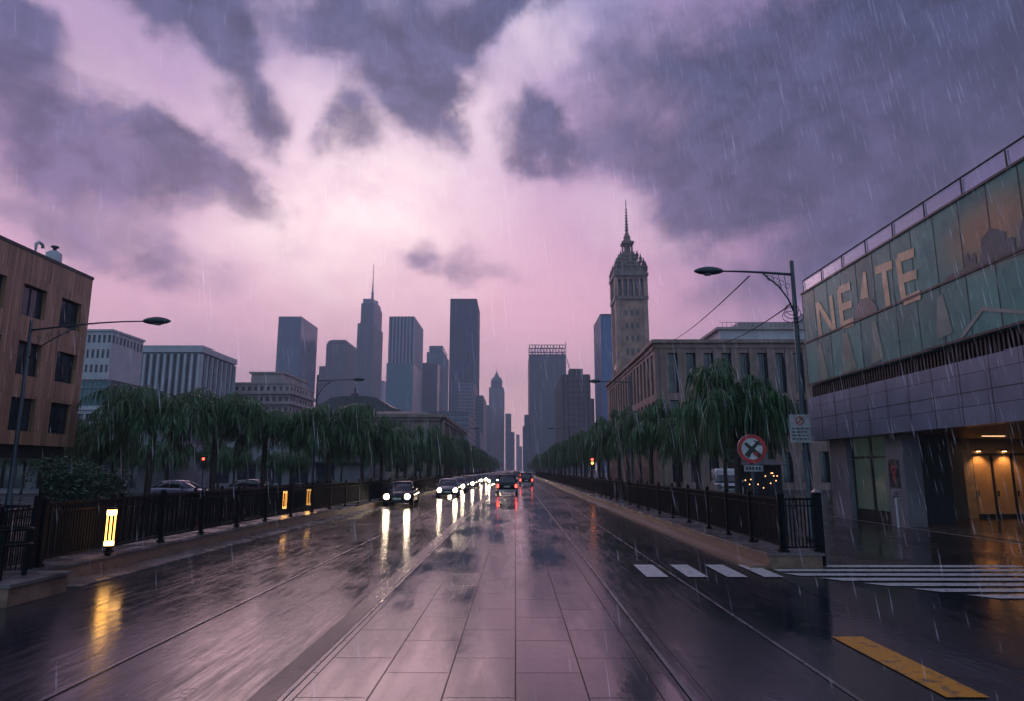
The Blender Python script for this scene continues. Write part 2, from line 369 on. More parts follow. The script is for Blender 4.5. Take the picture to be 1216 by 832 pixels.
def mural_glass():
    m = bpy.data.materials.new('mural_glass'); m.use_nodes = True; t = NT(m.node_tree)
    o = t.n('ShaderNodeTexCoord').outputs['Object']; s = t.n('ShaderNodeSeparateXYZ', {0: o}).outputs
    nz = t.n('ShaderNodeTexNoise', {'Vector': o, 'Scale': .7, 'Detail': 7., 'Roughness': .6}).outputs[0]
    c = t.mix(t.mr(nz, .3, .7), (.055, .19, .18), (.11, .29, .25))
    # printed dusk-sky artwork near the temple silhouettes
    v = t.n('ShaderNodeMapping', {0: o, 'Location': (0, 19.6 - 33.2, 9.5), 'Scale': (1, 2.6, 1.25)}, vector_type='TEXTURE').outputs[0]
    v = t.n('ShaderNodeVectorMath', {0: v, 1: (0, 1, 1)}, operation='MULTIPLY').outputs[0]
    d = t.n('ShaderNodeVectorMath', {0: v}, operation='LENGTH').outputs['Value']
    c = t.mix(t.math('MULTIPLY', t.mr(d, 1.3, .1), t.mr(nz, .2, .7, .6, 1.)), c, (.46, .24, .13))
    # panel to panel tone
    br = t.n('ShaderNodeTexBrick', {'Vector': t.n('ShaderNodeCombineXYZ', {0: s[1], 1: t.math('ADD', s[2], 3.95), 2: 0.}).outputs[0], 'Color1': (.8, .8, .8, 1), 'Color2': (1.2, 1.2, 1.2, 1), 'Mortar': (.1, .1, .1, 1), 'Scale': 1., 'Mortar Size': .012, 'Brick Width': 1.35, 'Row Height': 12.4}, offset=0.)
    c = t.mix(1., c, br.outputs[0], 'MULTIPLY')
    p = t.n('ShaderNodeBsdfPrincipled', {'Base Color': c, 'Roughness': t.mr(nz, .3, .7, .2, .4), 'Specular IOR Level': .25})
    t.n('ShaderNodeOutputMaterial', {0: p.outputs[0]}); return m
M['mural'] = mural_glass()
def timber():
    m = bpy.data.materials.new('timber_boards'); m.use_nodes = True; t = NT(m.node_tree)
    o = t.n('ShaderNodeTexCoord').outputs['Object']; s = t.n('ShaderNodeSeparateXYZ', {0: o}).outputs
    h = t.math('ADD', s[0], s[1])
    v = t.n('ShaderNodeCombineXYZ', {0: s[2], 1: h, 2: 0.}).outputs[0]
    br = t.n('ShaderNodeTexBrick', {'Vector': v, 'Color1': (.27, .145, .095, 1), 'Color2': (.45, .245, .165, 1), 'Mortar': (.035, .02, .015, 1), 'Scale': 1., 'Mortar Size': .008, 'Brick Width': 2.9, 'Row Height': .16}, offset=.37)
    nz = t.n('ShaderNodeTexNoise', {'Vector': t.n('ShaderNodeMapping', {0: o, 'Scale': (3, 3, .12)}).outputs[0], 'Scale': 2.2, 'Detail': 8., 'Roughness': .7}).outputs[0]
    c = t.mix(.75, br.outputs[0], t.mix(t.mr(nz, .25, .75), (.5, .5, .52), (1.45, 1.4, 1.35)), 'MULTIPLY')
    bm = t.n('ShaderNodeBump', {'Height': t.math('SUBTRACT', nz, br.outputs[1]), 'Strength': .5, 'Distance': .02}).outputs[0]
    p = t.n('ShaderNodeBsdfPrincipled', {'Base Color': c, 'Roughness': .42, 'Normal': bm})
    t.n('ShaderNodeOutputMaterial', {0: p.outputs[0]}); return m
M['timber'] = timber()
def leafmat(name, a, b):
    m = bpy.data.materials.new(name); m.use_nodes = True; t = NT(m.node_tree)
    o = t.n('ShaderNodeTexCoord').outputs['Object']
    nz = t.n('ShaderNodeTexNoise', {'Vector': o, 'Scale': 1.3, 'Detail': 5.}).outputs[0]
    rn = t.n('ShaderNodeObjectInfo').outputs['Random']
    c = t.mix(t.mr(nz, .3, .7), a, b); c = t.mix(t.math('MULTIPLY', rn, .35), c, (.06, .09, .035))
    p = t.n('ShaderNodeBsdfPrincipled', {'Base Color': c, 'Roughness': .38, 'Specular IOR Level': .6})
    tr = t.n('ShaderNodeBsdfTranslucent', {0: c})
    mx = t.n('ShaderNodeMixShader', {0: .22, 1: p.outputs[0], 2: tr.outputs[0]})
    t.n('ShaderNodeOutputMaterial', {0: mx.outputs[0]}); return m
M['leaf'] = leafmat('leaf', (.036, .095, .042), (.085, .17, .065))
M['bushleaf'] = leafmat('bush_leaf', (.025, .07, .035), (.05, .11, .05))
M['tinybulb'] = emit('warm_bulb', (1, .5, .2), 3)

# ------------------------------------------------------------------ ground
def sheet(name, pts, z, m):
    b = MB(); b.quad(*[(x, y, z) for x, y in pts]); return tag(b.build(name, m), kind='structure')
sheet('ground', [(-1400, -50), (1400, -50), (1400, 2300), (-1400, 2300)], -.02, M['ground'])
LK = [(-9.0, 13.2), (-9.0, 20), (-8.95, 25), (-8.3, 40), (-7.7, 52), (-7.4, 70), (-7.3, 120), (-7.3, 900)]   # front face of the left kerb wall
b = MB(); b.quad(*[(x, y, 0) for x, y in [(-13, -20), (14, -20), (14, 12), (8.8, 12), (5.6, 14.9), (5.6, 900)] + LK[::-1] + [(-13, 13.2)]])
tag(b.build('road', M['asphalt']), kind='structure')
sheet('paved_strip', [(-2.3, -20), (1.62, -20), (1.62, 420), (-2.3, 420)], .004, M['paver'])
sheet('rough_strip', [(-2.6, -20), (-2.32, -20), (-2.32, 60), (-2.6, 60)], .004, M['band'])
sheet('side_road', [(1.9, -20), (40, -20), (40, 15.6), (14.4, 15.6), (5.65, 15.6), (5.55, 15.6), (5.3, 12), (3.2, 11), (1.9, 10)], .005, M['side'])
sheet('plaza', [(7.6, 15.9), (9.9, 16.3), (11.5, 11.5), (16, 4), (45, 4), (45, 60), (7.2, 60), (7.2, 15.9)], .012, M['plaza'])
sheet('footpath', [(6.9, 60.3), (12, 60.3), (12, 700), (6.9, 700)], .012, M['plaza'])
pv = [(x - .95, y) for x, y in LK]
sheet('pavement', [(-40, 2), (-13.4, 2), (-9.9, 13.2)] + pv[1:] + [(-40, 900)], .012, M['plaza'])
# lane lines
for i, (x, y0, y1, wd) in enumerate([(1.7, -5, 400, .05), (3.3, 4, 400, .05), (-2.29, 4, 400, .04), (-4.6, 6, 400, .04)]):
    b = MB(); 
    sheet('lane_line', [(x, y0), (x + wd, y0), (x + wd, y1), (x, y1)], .0125, M['gutter'])
b = MB()
for x0, x1 in ((2.75, 3.2), (3.6, 4.02), (4.42, 4.84), (5.18, 5.58)):
    b.quad((x0 - .03, 14.4, .017), (x1 - .03, 14.4, .017), (x1, 16.2, .017), (x0, 16.2, .017))
tag(b.build('road_marking', M['paint']), kind='structure')
b = MB()
for k in range(9):
    y1 = 16.15 - k * .62; y0 = y1 - .34
    xl = lambda y: 5.75 if y > 14.8 else 5.75 + (14.8 - y) * .95
    b.quad((xl(y0), y0, .017), (11.6 + k * .05, y0, .017), (11.6 + k * .05, y1, .017), (xl(y1), y1, .017))
tag(b.build('zebra_crossing_marking', M['paint']), kind='structure')
sheet('yellow_line_marking', [(4.2, 7.0), (4.62, 7.0), (4.62, 9.4), (4.2, 9.4)], .017, M['yellow'])

def wall_along(name, line, wd, h, m, side, z0=0.):
    b = MB(); n = len(line)
    for i in range(n - 1):
        (x0, y0), (x1, y1) = line[i], line[i + 1]
        b.quad((x0, y0, z0), (x1, y1, z0), (x1, y1, h), (x0, y0, h))
        b.quad((x0, y0, h), (x1, y1, h), (x1 + side * wd, y1, h), (x0 + side * wd, y0, h))
        b.quad((x0 + side * wd, y0, h), (x1 + side * wd, y1, h), (x1 + side * wd, y1, z0), (x0 + side * wd, y0, z0))
    x0, y0 = line[0]; b.quad((x0, y0, z0), (x0, y0, h), (x0 + side * wd, y0, h), (x0 + side * wd, y0, z0))
    return b.build(name, m)
tag(wall_along('kerb_wall', LK, .95, .28, M['kerb'], -1), 'low stone kerb wall carrying the iron fence with the amber lights', 'kerb wall')
wall_along('capstone', [(x + .04, y - .04) for x, y in LK], 1.0, .33, M['gutter'], -1, .283).parent = bpy.data.objects['kerb_wall']
wall_along('gutter_strip', [(x + .75, y - .02) for x, y in LK], .74, .03, M['gutter'], -1)['kind'] = 'structure'
RK = [(5.75, 15.7), (5.7, 20), (5.62, 32), (5.62, 80), (5.62, 900)]
tag(wall_along('kerb_wall', RK, 1.2, .28, M['kerb'], 1), 'brownish stone kerb wall carrying the iron fence beside the zebra crossing', 'kerb wall')
kr = [o for o in bpy.data.objects if o.name.startswith('kerb_wall')][-1]
wall_along('capstone', [(x - .05, y - .05) for x, y in RK], 1.3, .34, M['gutter'], 1, .283).parent = kr
wall_along('gutter_strip', [(x - .45, y - .02) for x, y in RK], .44, .07, M['kerb'], 1)['kind'] = 'structure'

# ------------------------------------------------------------------ fences
def fence(line, label, h0, h1, bay=2.4, nmax=80, zb=.34, group=None, first=True):
    """posts and panels along a polyline; every straight bay and post is a part"""
    t = thing('iron_fence', (line[0][0], line[0][1], 0), label, 'fence', group)
    pts = []; acc = 0
    for i in range(len(line) - 1):
        a, c = Vector(line[i]), Vector(line[i + 1]); L = (c - a).length; n = max(1, round(L / bay))
        for k in range(n): pts.append(a.lerp(c, k / n))
    pts.append(Vector(line[-1])); pts = pts[:nmax]
    pm = MB(); pm.box(-.045, .045, -.045, .045, zb, h1 + .08); pm.frus(0, 0, h1 + .08, h1 + .14, .06, .06, .01, .01); pm.box(-.075, .075, -.075, .075, zb, zb + .05)
    pme = pm.mesh('post', M['iron'])
    cache = {}
    for i, p in enumerate(pts):
        inst('post', pme, t, (p.x - line[0][0], p.y - line[0][1], 0))
        if i + 1 < len(pts):
            q = pts[i + 1]; d = q - p; L = round(d.length, 2)
            if L not in cache:
                b = MB(); b.box(.045, L - .045, -.022, .022, h1 - .05, h1); b.box(.045, L - .045, -.018, .018, h0, h0 + .04); b.box(.045, L - .045, -.016, .016, h1 - .19, h1 - .16)
                n = int(L / .095)
                for k in range(n):
                    x = .045 + (L - .09) * (k + .5) / n
                    b.box(x - .0115, x + .0115, -.011, .011, h0 + .04, h1 - .05)
                cache[L] = b.mesh('panel', M['iron'])
            inst('panel', cache[L], t, (p.x - line[0][0], p.y - line[0][1], 0), math.atan2(d.y, d.x))
    return t
fl = [(x - .3, y + .25) for x, y in LK[:-1]] + [(-7.6, 240)]
fence(fl, 'black iron picket fence on the kerb wall with the glowing amber lights', .46, 1.55)
fence([(-9.85, 13.0), (-10.35, 15.6), (-11.6, 20), (-12.0, 30), (-12.2, 44)], 'second black picket fence standing behind the one with the amber lights', .12, 1.42, zb=0)
tt = thing('iron_gate_leaf', (-9.32, 13.3, 0), 'short black fence section closing the near end by the stone block', 'fence panel')
b = MB(); b.box(-10.0, -9.95, 13.0, 13.1, 0, 1.66); b.box(-9.32 - .04, -9.32 + .04, 13.2, 13.32, 0, 1.7); b.build('post', M['iron'], tt)
b = MB()
for k in range(6):
    x = -9.9 + k * .1; b.box(x, x + .018, 13.1, 13.118, .15, 1.5)
b.box(-9.95, -9.36, 13.09, 13.13, 1.48, 1.53); b.box(-9.95, -9.36, 13.09, 13.13, .12, .16); b.build('pickets', M['iron'], tt)
fr = [(6.15, 15.95)] + [(x + .5, y + 2) for x, y in RK[1:-1]] + [(6.12, 230)]
fence(fr, 'black iron picket fence along the kerb wall beside the zebra crossing', .46, 1.55)
fence([(6.2, 15.9), (7.0, 15.98)], 'short return of black picket fence ending in a thick corner post', .42, 1.55, bay=.8)
cpost = thing('corner_post', (7.08, 16.0, 0), 'thick black square end post of the fence at the zebra crossing', 'post')
b = MB(); b.box(7.0, 7.14, 15.93, 16.07, 0, 1.68); b.build('shaft', M['iron'], cpost)
b = MB(); b.frus(7.07, 16.0, 1.68, 1.76, .1, .1, .03, .03); b.build('cap', M['gutter'], cpost)

# near-left tube railing and pedestal
t = thing('stone_block', (-8.6, 12.2, 0), 'low wet stone pedestal block at the near end of the left fence', 'block')
b = MB(); b.box(-9.6, -8.25, 11.3, 12.75, 0, .3); b.build('base', M['kerb'], t)
b = MB(); b.box(-9.64, -8.2, 11.26, 12.8, .302, .36); b.build('capstone', M['gutter'], t)
t = thing('tube_railing', (-8.9, 12.0, 0), 'round tube handrail loops mounted on the stone pedestal block', 'railing')
def arc_pts(cx, cy_, r, z, a0, a1, n=10): return [(cx + r * math.cos(R(a0 + (a1 - a0) * i / n)), cy_ + r * math.sin(R(a0 + (a1 - a0) * i / n)), z) for i in range(n + 1)]
for z in (1.18, .92):
    b = MB(); b.tube([(-9.7, 11.6, z), (-8.85, 11.6, z)] + arc_pts(-8.85, 11.95, .35, z, -90, 90) + [(-9.7, 12.3, z)], .022); b.build('rail', M['iron'], t, True)
for x, y in ((-8.7, 11.66), (-8.7, 12.24), (-9.2, 12.3)):
    b = MB(); b.box(x - .03, x + .03, y - .03, y + .03, .36, 1.17); b.build('post', M['iron'], t)
t = thing('bollard', (-9.35, 11.85, .36), 'stout black post with a domed cap on the stone pedestal block', 'post')
b = MB(); b.lathe(-9.35, 11.85, [(.11, .362), (.11, .4), (.085, .42), (.085, 1.3), (.11, 1.32), (.11, 1.36)], 16); b.build('shaft', M['iron'], t, True)
b = MB(); b.lathe(-9.35, 11.85, [(.1, 1.362), (.09, 1.4), (.05, 1.44), (.01, 1.45)], 16); b.build('cap', M['iron'], t, True)

# amber light posts on the kerb wall
amb = emit('amber_light', (1, .42, .07), 7); ambw = emit('amber_light_core', (1, .55, .16), 9)
amber_glass = mat('amber_tube_glass', (.5, .25, .06), .2)
def path_light(u, v, y, label):
    p = atY(u, v, y); x = -9.0 if y < 22 else p.x
    t = thing('path_light', (x, y, 0), label, 'light', 'glowing amber lights on the kerb wall')
    b = MB(); b.lathe(x, y, [(.06, .34), (.06, .4), (.028, .41), (.028, .5), (.11, .51), (.11, .55)], 12); b.build('stem', M['iron'], t, True)
    b = MB(); b.lathe(x, y, [(.1, .552), (.1, .64)], 12); b.build('lower_ring', ambw, t)
    for k in range(4):
        a = k * math.pi / 2 + .6
        b = MB(); b.tube([(x + .075 * math.cos(a), y + .075 * math.sin(a), .642), (x + .075 * math.cos(a), y + .075 * math.sin(a), 1.2)], .017, 6); b.build('tube', amb, t)
    b = MB(); b.lathe(x, y, [(.1, 1.202), (.1, 1.32)], 12); b.build('upper_ring', ambw, t)
    b = MB(); b.lathe(x, y, [(.12, 1.322), (.12, 1.36), (.03, 1.38)], 12); b.build('cap', M['iron'], t)
    l = bpy.data.lights.new('path_glow', 'POINT'); l.energy = 3; l.color = (1, .5, .16); l.shadow_soft_size = .12
    o = bpy.data.objects.new('path_glow', l); col.objects.link(o); o.location = (x + .32, y - .1, .8)
path_light(135, 630, 15.2, 'glowing amber light post nearest the stone pedestal block')
path_light(338, 602, 29.3, 'glowing amber light post, the nearer of the close pair further along the kerb')
path_light(366, 597, 32.3, 'glowing amber light post, the farther of the close pair along the kerb')

# ------------------------------------------------------------------ street lamps
def head_mesh(b, x, y, z, d, L=.95, hs=1.):
    n = 10; rings = []
    for i in range(9):
        s = i / 8; xx = x + d * L * s
        r = max(.02, math.sin(math.pi * (s * .9 + .07)) ** .6 * .2 * hs)
        rings.append([(xx, y + r * math.cos(2 * math.pi * k / n) * .9, z + r * math.sin(2 * math.pi * k / n) * (.8 if math.sin(2 * math.pi * k / n) > 0 else .62)) for k in range(n)])
    b.loft(rings)
def street_lamp(x, y, H, arm, d, label, zdrop=.35, deco=True, flat=False, hs=1.):
    t = thing('street_lamp', (x, y, 0), label, 'street lamp')
    b = MB(); b.lathe(x, y, [(.2, .0), (.2, .12), (.15, .2), (.13, 1.1), (.1, 1.15), (.095, 3), (.07, H + .35), (.05, H + .38)], 12); b.build('pole', M['pole'], t, True)
    b = MB(); pts = []
    for i in range(11):
        s = i / 10; pts.append((x + d * arm * s, y, H - .1 + (zdrop * math.sin(s * math.pi * .5) if not flat else .05 * s)))
    b.tube(pts, [.05 - .02 * i / 10 for i in range(11)], 8); b.build('arm', M['pole'], t, True)
    if deco:
        b = MB(); L = arm * .42
        b.tube([(x + d * .06, y, H - 1.35), (x + d * L * .2, y, H - .95), (x + d * L * .5, y, H - .5), (x + d * L, y, H - .14 + zdrop * .55)], .028, 6)
        for k in range(1, 5):
            s = k / 5.; xx = x + d * L * s
            za = H - 1.25 + 1.05 * s ** .6; zb_ = H - .05 + zdrop * math.sin(s * .42 * math.pi * .5) - .1
            b.tube([(xx, y, za), (xx + d * .08, y, zb_)], .012, 5)
            b.tube([(xx + .09 * math.cos(q), y, (za + zb_) / 2 + .09 * math.sin(q)) for q in [j * .7 for j in range(9)]], .01, 5)
        b.build('scroll_bracket', M['pole'], t, True)
    b = MB(); hx, hz = pts[-1][0], pts[-1][2]; head_mesh(b, hx, y, hz, d, .95 * hs, hs); b.build('lamp_head', M['pole'], t, True)
    b = MB(); b.disc((hx + d * .5 * hs, y, hz - .112 * hs), (0, 0, -1), (0, 1, 0), .12 * hs, 16, .02); b.build('lens', mat('lamp_lens', (.25, .24, .26), .2), t)
    return t
lampL = street_lamp(-22.4, 30, 8.6, 5.2, 1, 'tall curved-arm street lamp in front of the timber-clad building', .42, hs=1.3)
lampR = street_lamp(9.35, 21.7, 8.75, 2.35, -1, 'tall street lamp carrying the square notice, beside the mural building', .12)
street_lamp(-15.6, 52, 9.2, 2.8, 1, 'slim street lamp rising among the trees before the palace', .1)
street_lamp(9.0, 52, 9.1, 2.3, -1, 'street lamp whose arm shows above the trees by the brown office building', .05, False, True)
street_lamp(9.0, 112, 9.0, 2.6, -1, 'far street lamp with thin arm over the tree row on the mural side', .1, False)
street_lamp(-9.6, 112, 9.0, 2.6, 1, 'far street lamp rising over the tree row on the palace side', .1, False)

t = thing('notice_sign', (9.2, 21.55, 0), 'small square white notice with red symbol fixed to the lamp post', 'sign')
c = atY(950, 508, 21.55)
b = MB(); b.box(c.x - .33, c.x + .33, 21.53, 21.55, c.z - .45, c.z + .45); b.build('plate', mat('notice_white', (.33, .31, .33), .4), t)
b = MB(); b.disc((c.x, 21.528, c.z + .25), (0, -1, 0), (0, 0, 1), .14, 20, .004, .1); b.quad((c.x - .1, 21.522, c.z + .16), (c.x - .07, 21.522, c.z + .14), (c.x + .1, 21.522, c.z + .34), (c.x + .07, 21.522, c.z + .36)); b.build('symbol', mat('notice_red', (.35, .03, .03), .4), t)
b = MB(); random.seed(5)
for k in range(4):
    zz = c.z + .02 - k * .11; xx = c.x - .27
    while xx < c.x + .22:
        wl = random.uniform(.05, .13); b.box(xx, xx + wl, 21.522, 21.528, zz - .045, zz); xx += wl + .035
b.build('text_lines', mat('notice_dark', (.06, .06, .08), .4), t)
b = MB(); b.box(c.x - .05, 9.32, 21.552, 21.6, c.z + .2, c.z + .25); b.box(c.x - .05, 9.32, 21.552, 21.6, c.z - .25, c.z - .2); b.build('bracket', M['pole'], t)

# overhead cables
def cable(p, q, sag, label, cm=mat('cable_rubber', (.012, .012, .014), .9, spec=.1)):
    p, q = Vector(p), Vector(q); pts = []
    for i in range(25):
        s = i / 24; r = p.lerp(q, s); r.z -= sag * 4 * s * (1 - s); pts.append(r)
    b = MB(); b.tube(pts, .022, 5); tag(b.build('overhead_cable', cm, None, True), label, 'cable')
e1 = atY(790, 408, 76); e2 = atY(842, 406, 76)
cable((7.9, 21.7, 8.6), e1, .4, 'upper thin cable from the lamp arm to the brown office roof')
cable((9.2, 21.7, 7.6), e2, .6, 'lower thin cable from the lamp post to the brown office roof')
b = MB()
for k in range(3):
    b.tube([(9.22 - .22 * math.sin(j * .5) * (1 + .3 * k), 21.62, 7.55 - .13 * k + .2 * math.cos(j * .5) - .12) for j in range(12)], .012, 5)
o = b.build('cable_coil', M['iron'], lampR, True)

# round prohibition sign
t = thing('prohibition_sign', (6.45, 18, 0), 'round red ringed white prohibition sign with black cross behind the fence', 'sign')
c = atY(893, 532, 18)
b = MB(); b.tube([(c.x, 18.05, 0), (c.x, 18.05, c.z + .3)], .035, 8); b.build('post', M['pole'], t, True)
b = MB(); b.disc((c.x, 18, c.z), (0, 1, 0), (0, 0, 1), .385, 32, .02); b.build('face', mat('sign_white', (.55, .52, .55), .35), t)
b = MB(); b.disc((c.x, 17.99, c.z), (0, 1, 0), (0, 0, 1), .385, 32, .008, .285); b.build('ring', mat('sign_red', (.42, .015, .02), .35), t)
bk = mat('sign_black', (.012, .012, .014), .4)
b = MB()
def stroke(b, x0, z0, x1, z1, w0, w1, y):
    d = Vector((x1 - x0, 0, z1 - z0)).normalized(); n = Vector((-d.z, 0, d.x))
    p, q = Vector((c.x + x0, y, c.z + z0)), Vector((c.x + x1, y, c.z + z1))
    b.prism([p - n * w0, q - n * w1, q + n * w1, p + n * w0], (0, .003, 0))
stroke(b, -.18, .15, .2, -.2, .035, .06, 17.985); stroke(b, .2, .2, -.02, -.02, .03, .05, 17.981); stroke(b, -.02, -.02, -.16, -.2, .05, .075, 17.977); stroke(b, .06, .22, .24, .1, .012, .03, 17.973)
b.build('symbol', bk, t)
b = MB(); stroke(b, .02, -.1, .14, -.17, .03, .035, 17.969); b.build('red_mark', mat('mark_red', (.4, .02, .02), .4), t)
b = MB(); b.box(c.x - .24, c.x + .26, 17.99, 18.01, c.z - .6, c.z - .44); b.build('plate', mat('plate_grey', (.3, .29, .32), .4), t)
b = MB(); 
for k in range(5): b.box(c.x - .2 + k * .085, c.x - .145 + k * .085, 17.984, 17.988, c.z - .56, c.z - .48)
b.build('text_lines', bk, t)

# ------------------------------------------------------------------ windowed walls
def wall_holes(b, O, U, width, z0, z1, holes, depth):
    """wall on a plane through O along unit U (inward normal N) with rectangular openings and reveals"""
    O = Vector(O); U = Vector(U); N = Vector((-U.y, U.x, 0))
    xs = sorted({0, width} | {a for h in holes for a in h[:2]}); zs = sorted({z0, z1} | {a for h in holes for a in h[2:]})
    P = lambda a, z, d=0: tuple(O + U * a + N * d + Vector((0, 0, z)))
    hs = set(holes)
    for i in range(len(xs) - 1):
        for j in range(len(zs) - 1):
            cx, cz = (xs[i] + xs[i + 1]) / 2, (zs[j] + zs[j + 1]) / 2
            if any(h[0] < cx < h[1] and h[2] < cz < h[3] for h in holes): continue
            b.quad(P(xs[i], zs[j]), P(xs[i + 1], zs[j]), P(xs[i + 1], zs[j + 1]), P(xs[i], zs[j + 1]))
    for a0, a1, c0, c1 in holes:
        b.quad(P(a0, c0), P(a0, c1), P(a0, c1, depth), P(a0, c0, depth)); b.quad(P(a1, c0), P(a1, c0, depth), P(a1, c1, depth), P(a1, c1))
        b.quad(P(a0, c0), P(a0, c0, depth), P(a1, c0, depth), P(a1, c0)); b.quad(P(a0, c1), P(a1, c1), P(a1, c1, depth), P(a0, c1, depth))
WC = {}
def windows(t, O, U, holes, depth, fw=.08, mull=1, pane=None, bars=0, pane_only=False):
    O = Vector(O); U = Vector(U); N = Vector((-U.y, U.x, 0)); rz = math.atan2(U.y, U.x); pane = pane or M['darkglass']
    for a0, a1, c0, c1 in holes:
        W, Hh = round(a1 - a0, 2), round(c1 - c0, 2); k = (W, Hh, fw, mull, bars, pane.name, pane_only)
        if k not in WC:
            b = MB()
            b.box(0, fw, 0, .08, 0, Hh); b.box(W - fw, W, 0, .08, 0, Hh); b.box(fw, W - fw, 0, .08, 0, fw); b.box(fw, W - fw, 0, .08, Hh - fw, Hh)
            for i in range(mull): x = W * (i + 1) / (mull + 1); b.box(x - fw * .35, x + fw * .35, .01, .07, fw, Hh - fw)
            for i in range(bars): z = Hh * (i + 1) / (bars + 1); b.box(fw, W - fw, .015, .065, z - fw * .3, z + fw * .3)
            p = MB(); p.box(fw, W - fw, .05, .06, fw, Hh - fw)
            WC[k] = (b.mesh('window', M['frame']), p.mesh('pane', pane))
        pos = O + U * a0 + N * (depth - .1) + Vector((0, 0, c0)) - t.location
        wn = inst('window', WC[k][0], t, tuple(pos), rz)
        inst('pane', WC[k][1], wn)

# timber-clad building, left
t = thing('timber_building', (-24, 36, 0), 'brown timber-clad block with dark windows over a recessed ground floor', 'building')
Y0, Y1 = 8.0, 36.4; ZB, ZT = 3.4, 12.75
# street face: plane x=-24, walking -> +Y means U=(0,1), N=(-1,0) inward
cols_ = [(-.65 + 36.4 - 1.65 - 2.82 * k - Y0 - (0 if k < 1 else 0), ) for k in range(9)]
holes = []
for k in range(9):
    a1 = (35.72 - 2.75 * k) - Y0; a0 = a1 - 1.62
    if a0 < .3: continue
    for z0, z1 in ((9.6, 11.15), (6.75, 8.35), (4.05, 5.65)): holes.append((round(a0 + (.12 if z0 < 9 else 0), 3), round(a1 + (.12 if z0 < 9 else 0) - (.0), 3), z0, z1))
b = MB(); O_ = (-24, Y0, 0); U_ = (0, 1, 0)
# openings with shared column edges
wall_holes(b, O_, U_, Y1 - Y0, ZB, ZT, holes, .32)
b.quad((-24, Y1, ZB), (-44, Y1, ZB), (-44, Y1, ZT), (-24, Y1, ZT)); b.quad((-24, Y0, ZB), (-24, Y0, ZT), (-44, Y0, ZT), (-44, Y0, ZB))
b.quad((-24, Y0, ZT), (-24, Y1, ZT), (-44, Y1, ZT), (-44, Y0, ZT)); b.quad((-44, Y0, ZB), (-44, Y0, ZT), (-44, Y1, ZT), (-44, Y1, ZB))
b.build('cladding', M['timber'], t)
windows(t, O_, U_, holes, .32, .07, 1)
b = MB(); b.box(-44, -23.96, Y0 - .04, Y1 + .04, ZT + .003, ZT + .16); b.build('roof_edge', M['roof'], t)
b = MB(); b.box(-43.8, -24.3, Y0 + .2, Y1 - .3, 2.75, ZB - .003); b.build('fascia', M['frame'], t)
b = MB(); b.box(-43, -26.5, Y0 + 1, Y1 - 2.6, 0, 2.747); b.build('ground_floor', mat('dark_ground_floor', (.03, .032, .04), .3), t)
for y in (35.6, 31.6, 27.6, 20):
    b = MB(); b.box(-24.9, -24.45, y - .22, y + .22, 0, 2.747); b.build('column', M['frame'], t)
p = atX(64, 305, -27)
t = thing('roof_tank', (-27, p.y, ZT), 'pale cylindrical roof tank on top of the timber-clad building', 'roof tank')
b = MB(); b.lathe(-27, p.y, [(.42, ZT + .16), (.42, 14.6), (.2, 14.75)], 16); b.build('drum', M['white_wall'], t, True)
b = MB(); b.lathe(-27, p.y, [(.1, 14.752), (.1, 14.95), (.22, 14.97), (.2, 15.05)], 12); b.build('cap', M['roof'], t, True)
t = thing('roof_vent', (-27, p.y - 1.4, ZT), 'small bent vent pipe beside the roof tank', 'vent')
b = MB(); y_ = p.y - 1.5
b.tube([(-27, y_, ZT + .16), (-27, y_, 14.7), (-27, y_ + .2, 14.85), (-27, y_ + .5, 14.8), (-27, y_ + .55, 14.6)], .09, 8); b.build('pipe', M['white_wall'], t, True)

# mural building, right
XF = 14.7; YE = 33.2; YN = 3.0
t = thing('mural_building', (XF, YE, 0), 'building with teal mural glass band above slate panels and a lit entrance', 'building')
b = MB(); b.box(XF, XF + .2, YN, YE, 6.42, 11.0); b.box(XF + .2, 40, YE - .2, YE, 6.42, 11.0); b.build('mural_band', M['mural'], t)
b = MB(); b.box(XF - .05, XF - .003, YN, YE + .05, 8.42, 8.5); b.box(XF - .06, XF - .003, YN, YE + .06, 10.98, 11.06); b.box(XF - .05, XF - .003, YN, YE + .05, 6.34, 6.42)
b.build('rail_trim', M['frame'], t)
for k in range(23):
    y = YE - .02 - 1.35 * k
    if y > YN: b = MB(); b.box(XF - .012, XF - .002, y - .012, y + .012, 6.42, 10.98); b.build('seam_strip', M['frame'], t)
b = MB(); b.box(XF + .35, 40, YN, YE - .3, 5.72, 6.34)
y = YN + .1
while y < YE: b.box(XF + .15, XF + .34, y, y + .09, 5.72, 6.338); y += .2
b.build('grille_band', M['grille'], t)
b = MB(); b.box(XF - .1, 40, YN, YE + .1, 3.6, 5.7); b.build('slate_panels', M['slate'], t)
b = MB()
for z in (4.66,): b.box(XF - .108, XF - .101, YN, YE + .1, z - .014, z + .014)
for k in range(23):
    y = YE + .1 - 1.44 * k
    if y > YN: b.box(XF - .108, XF - .101, y - .012, y + .012, 3.6, z - .014); b.box(XF - .108, XF - .101, y - .012, y + .012, z + .014, 5.7)
b.build('panel_joints', M['frame'], t)
b = MB(); b.box(XF + .3, 39.8, YN, YE - .2, 10.6, 10.95); b.build('roof', M['roof'], t)
b = MB(); b.tube([(XF + .1, YE, 11.72), (XF + .1, YN, 11.72)], .035, 8)
b.build('handrail', M['rail'], t)
for k in range(15):
    y = YE - .04 - 2.05 * k
    if y > YN: b = MB(); b.box(XF + .08, XF + .12, y - .02, y + .02, 11.06, 11.69); b.build('rail_post', M['rail'], t)
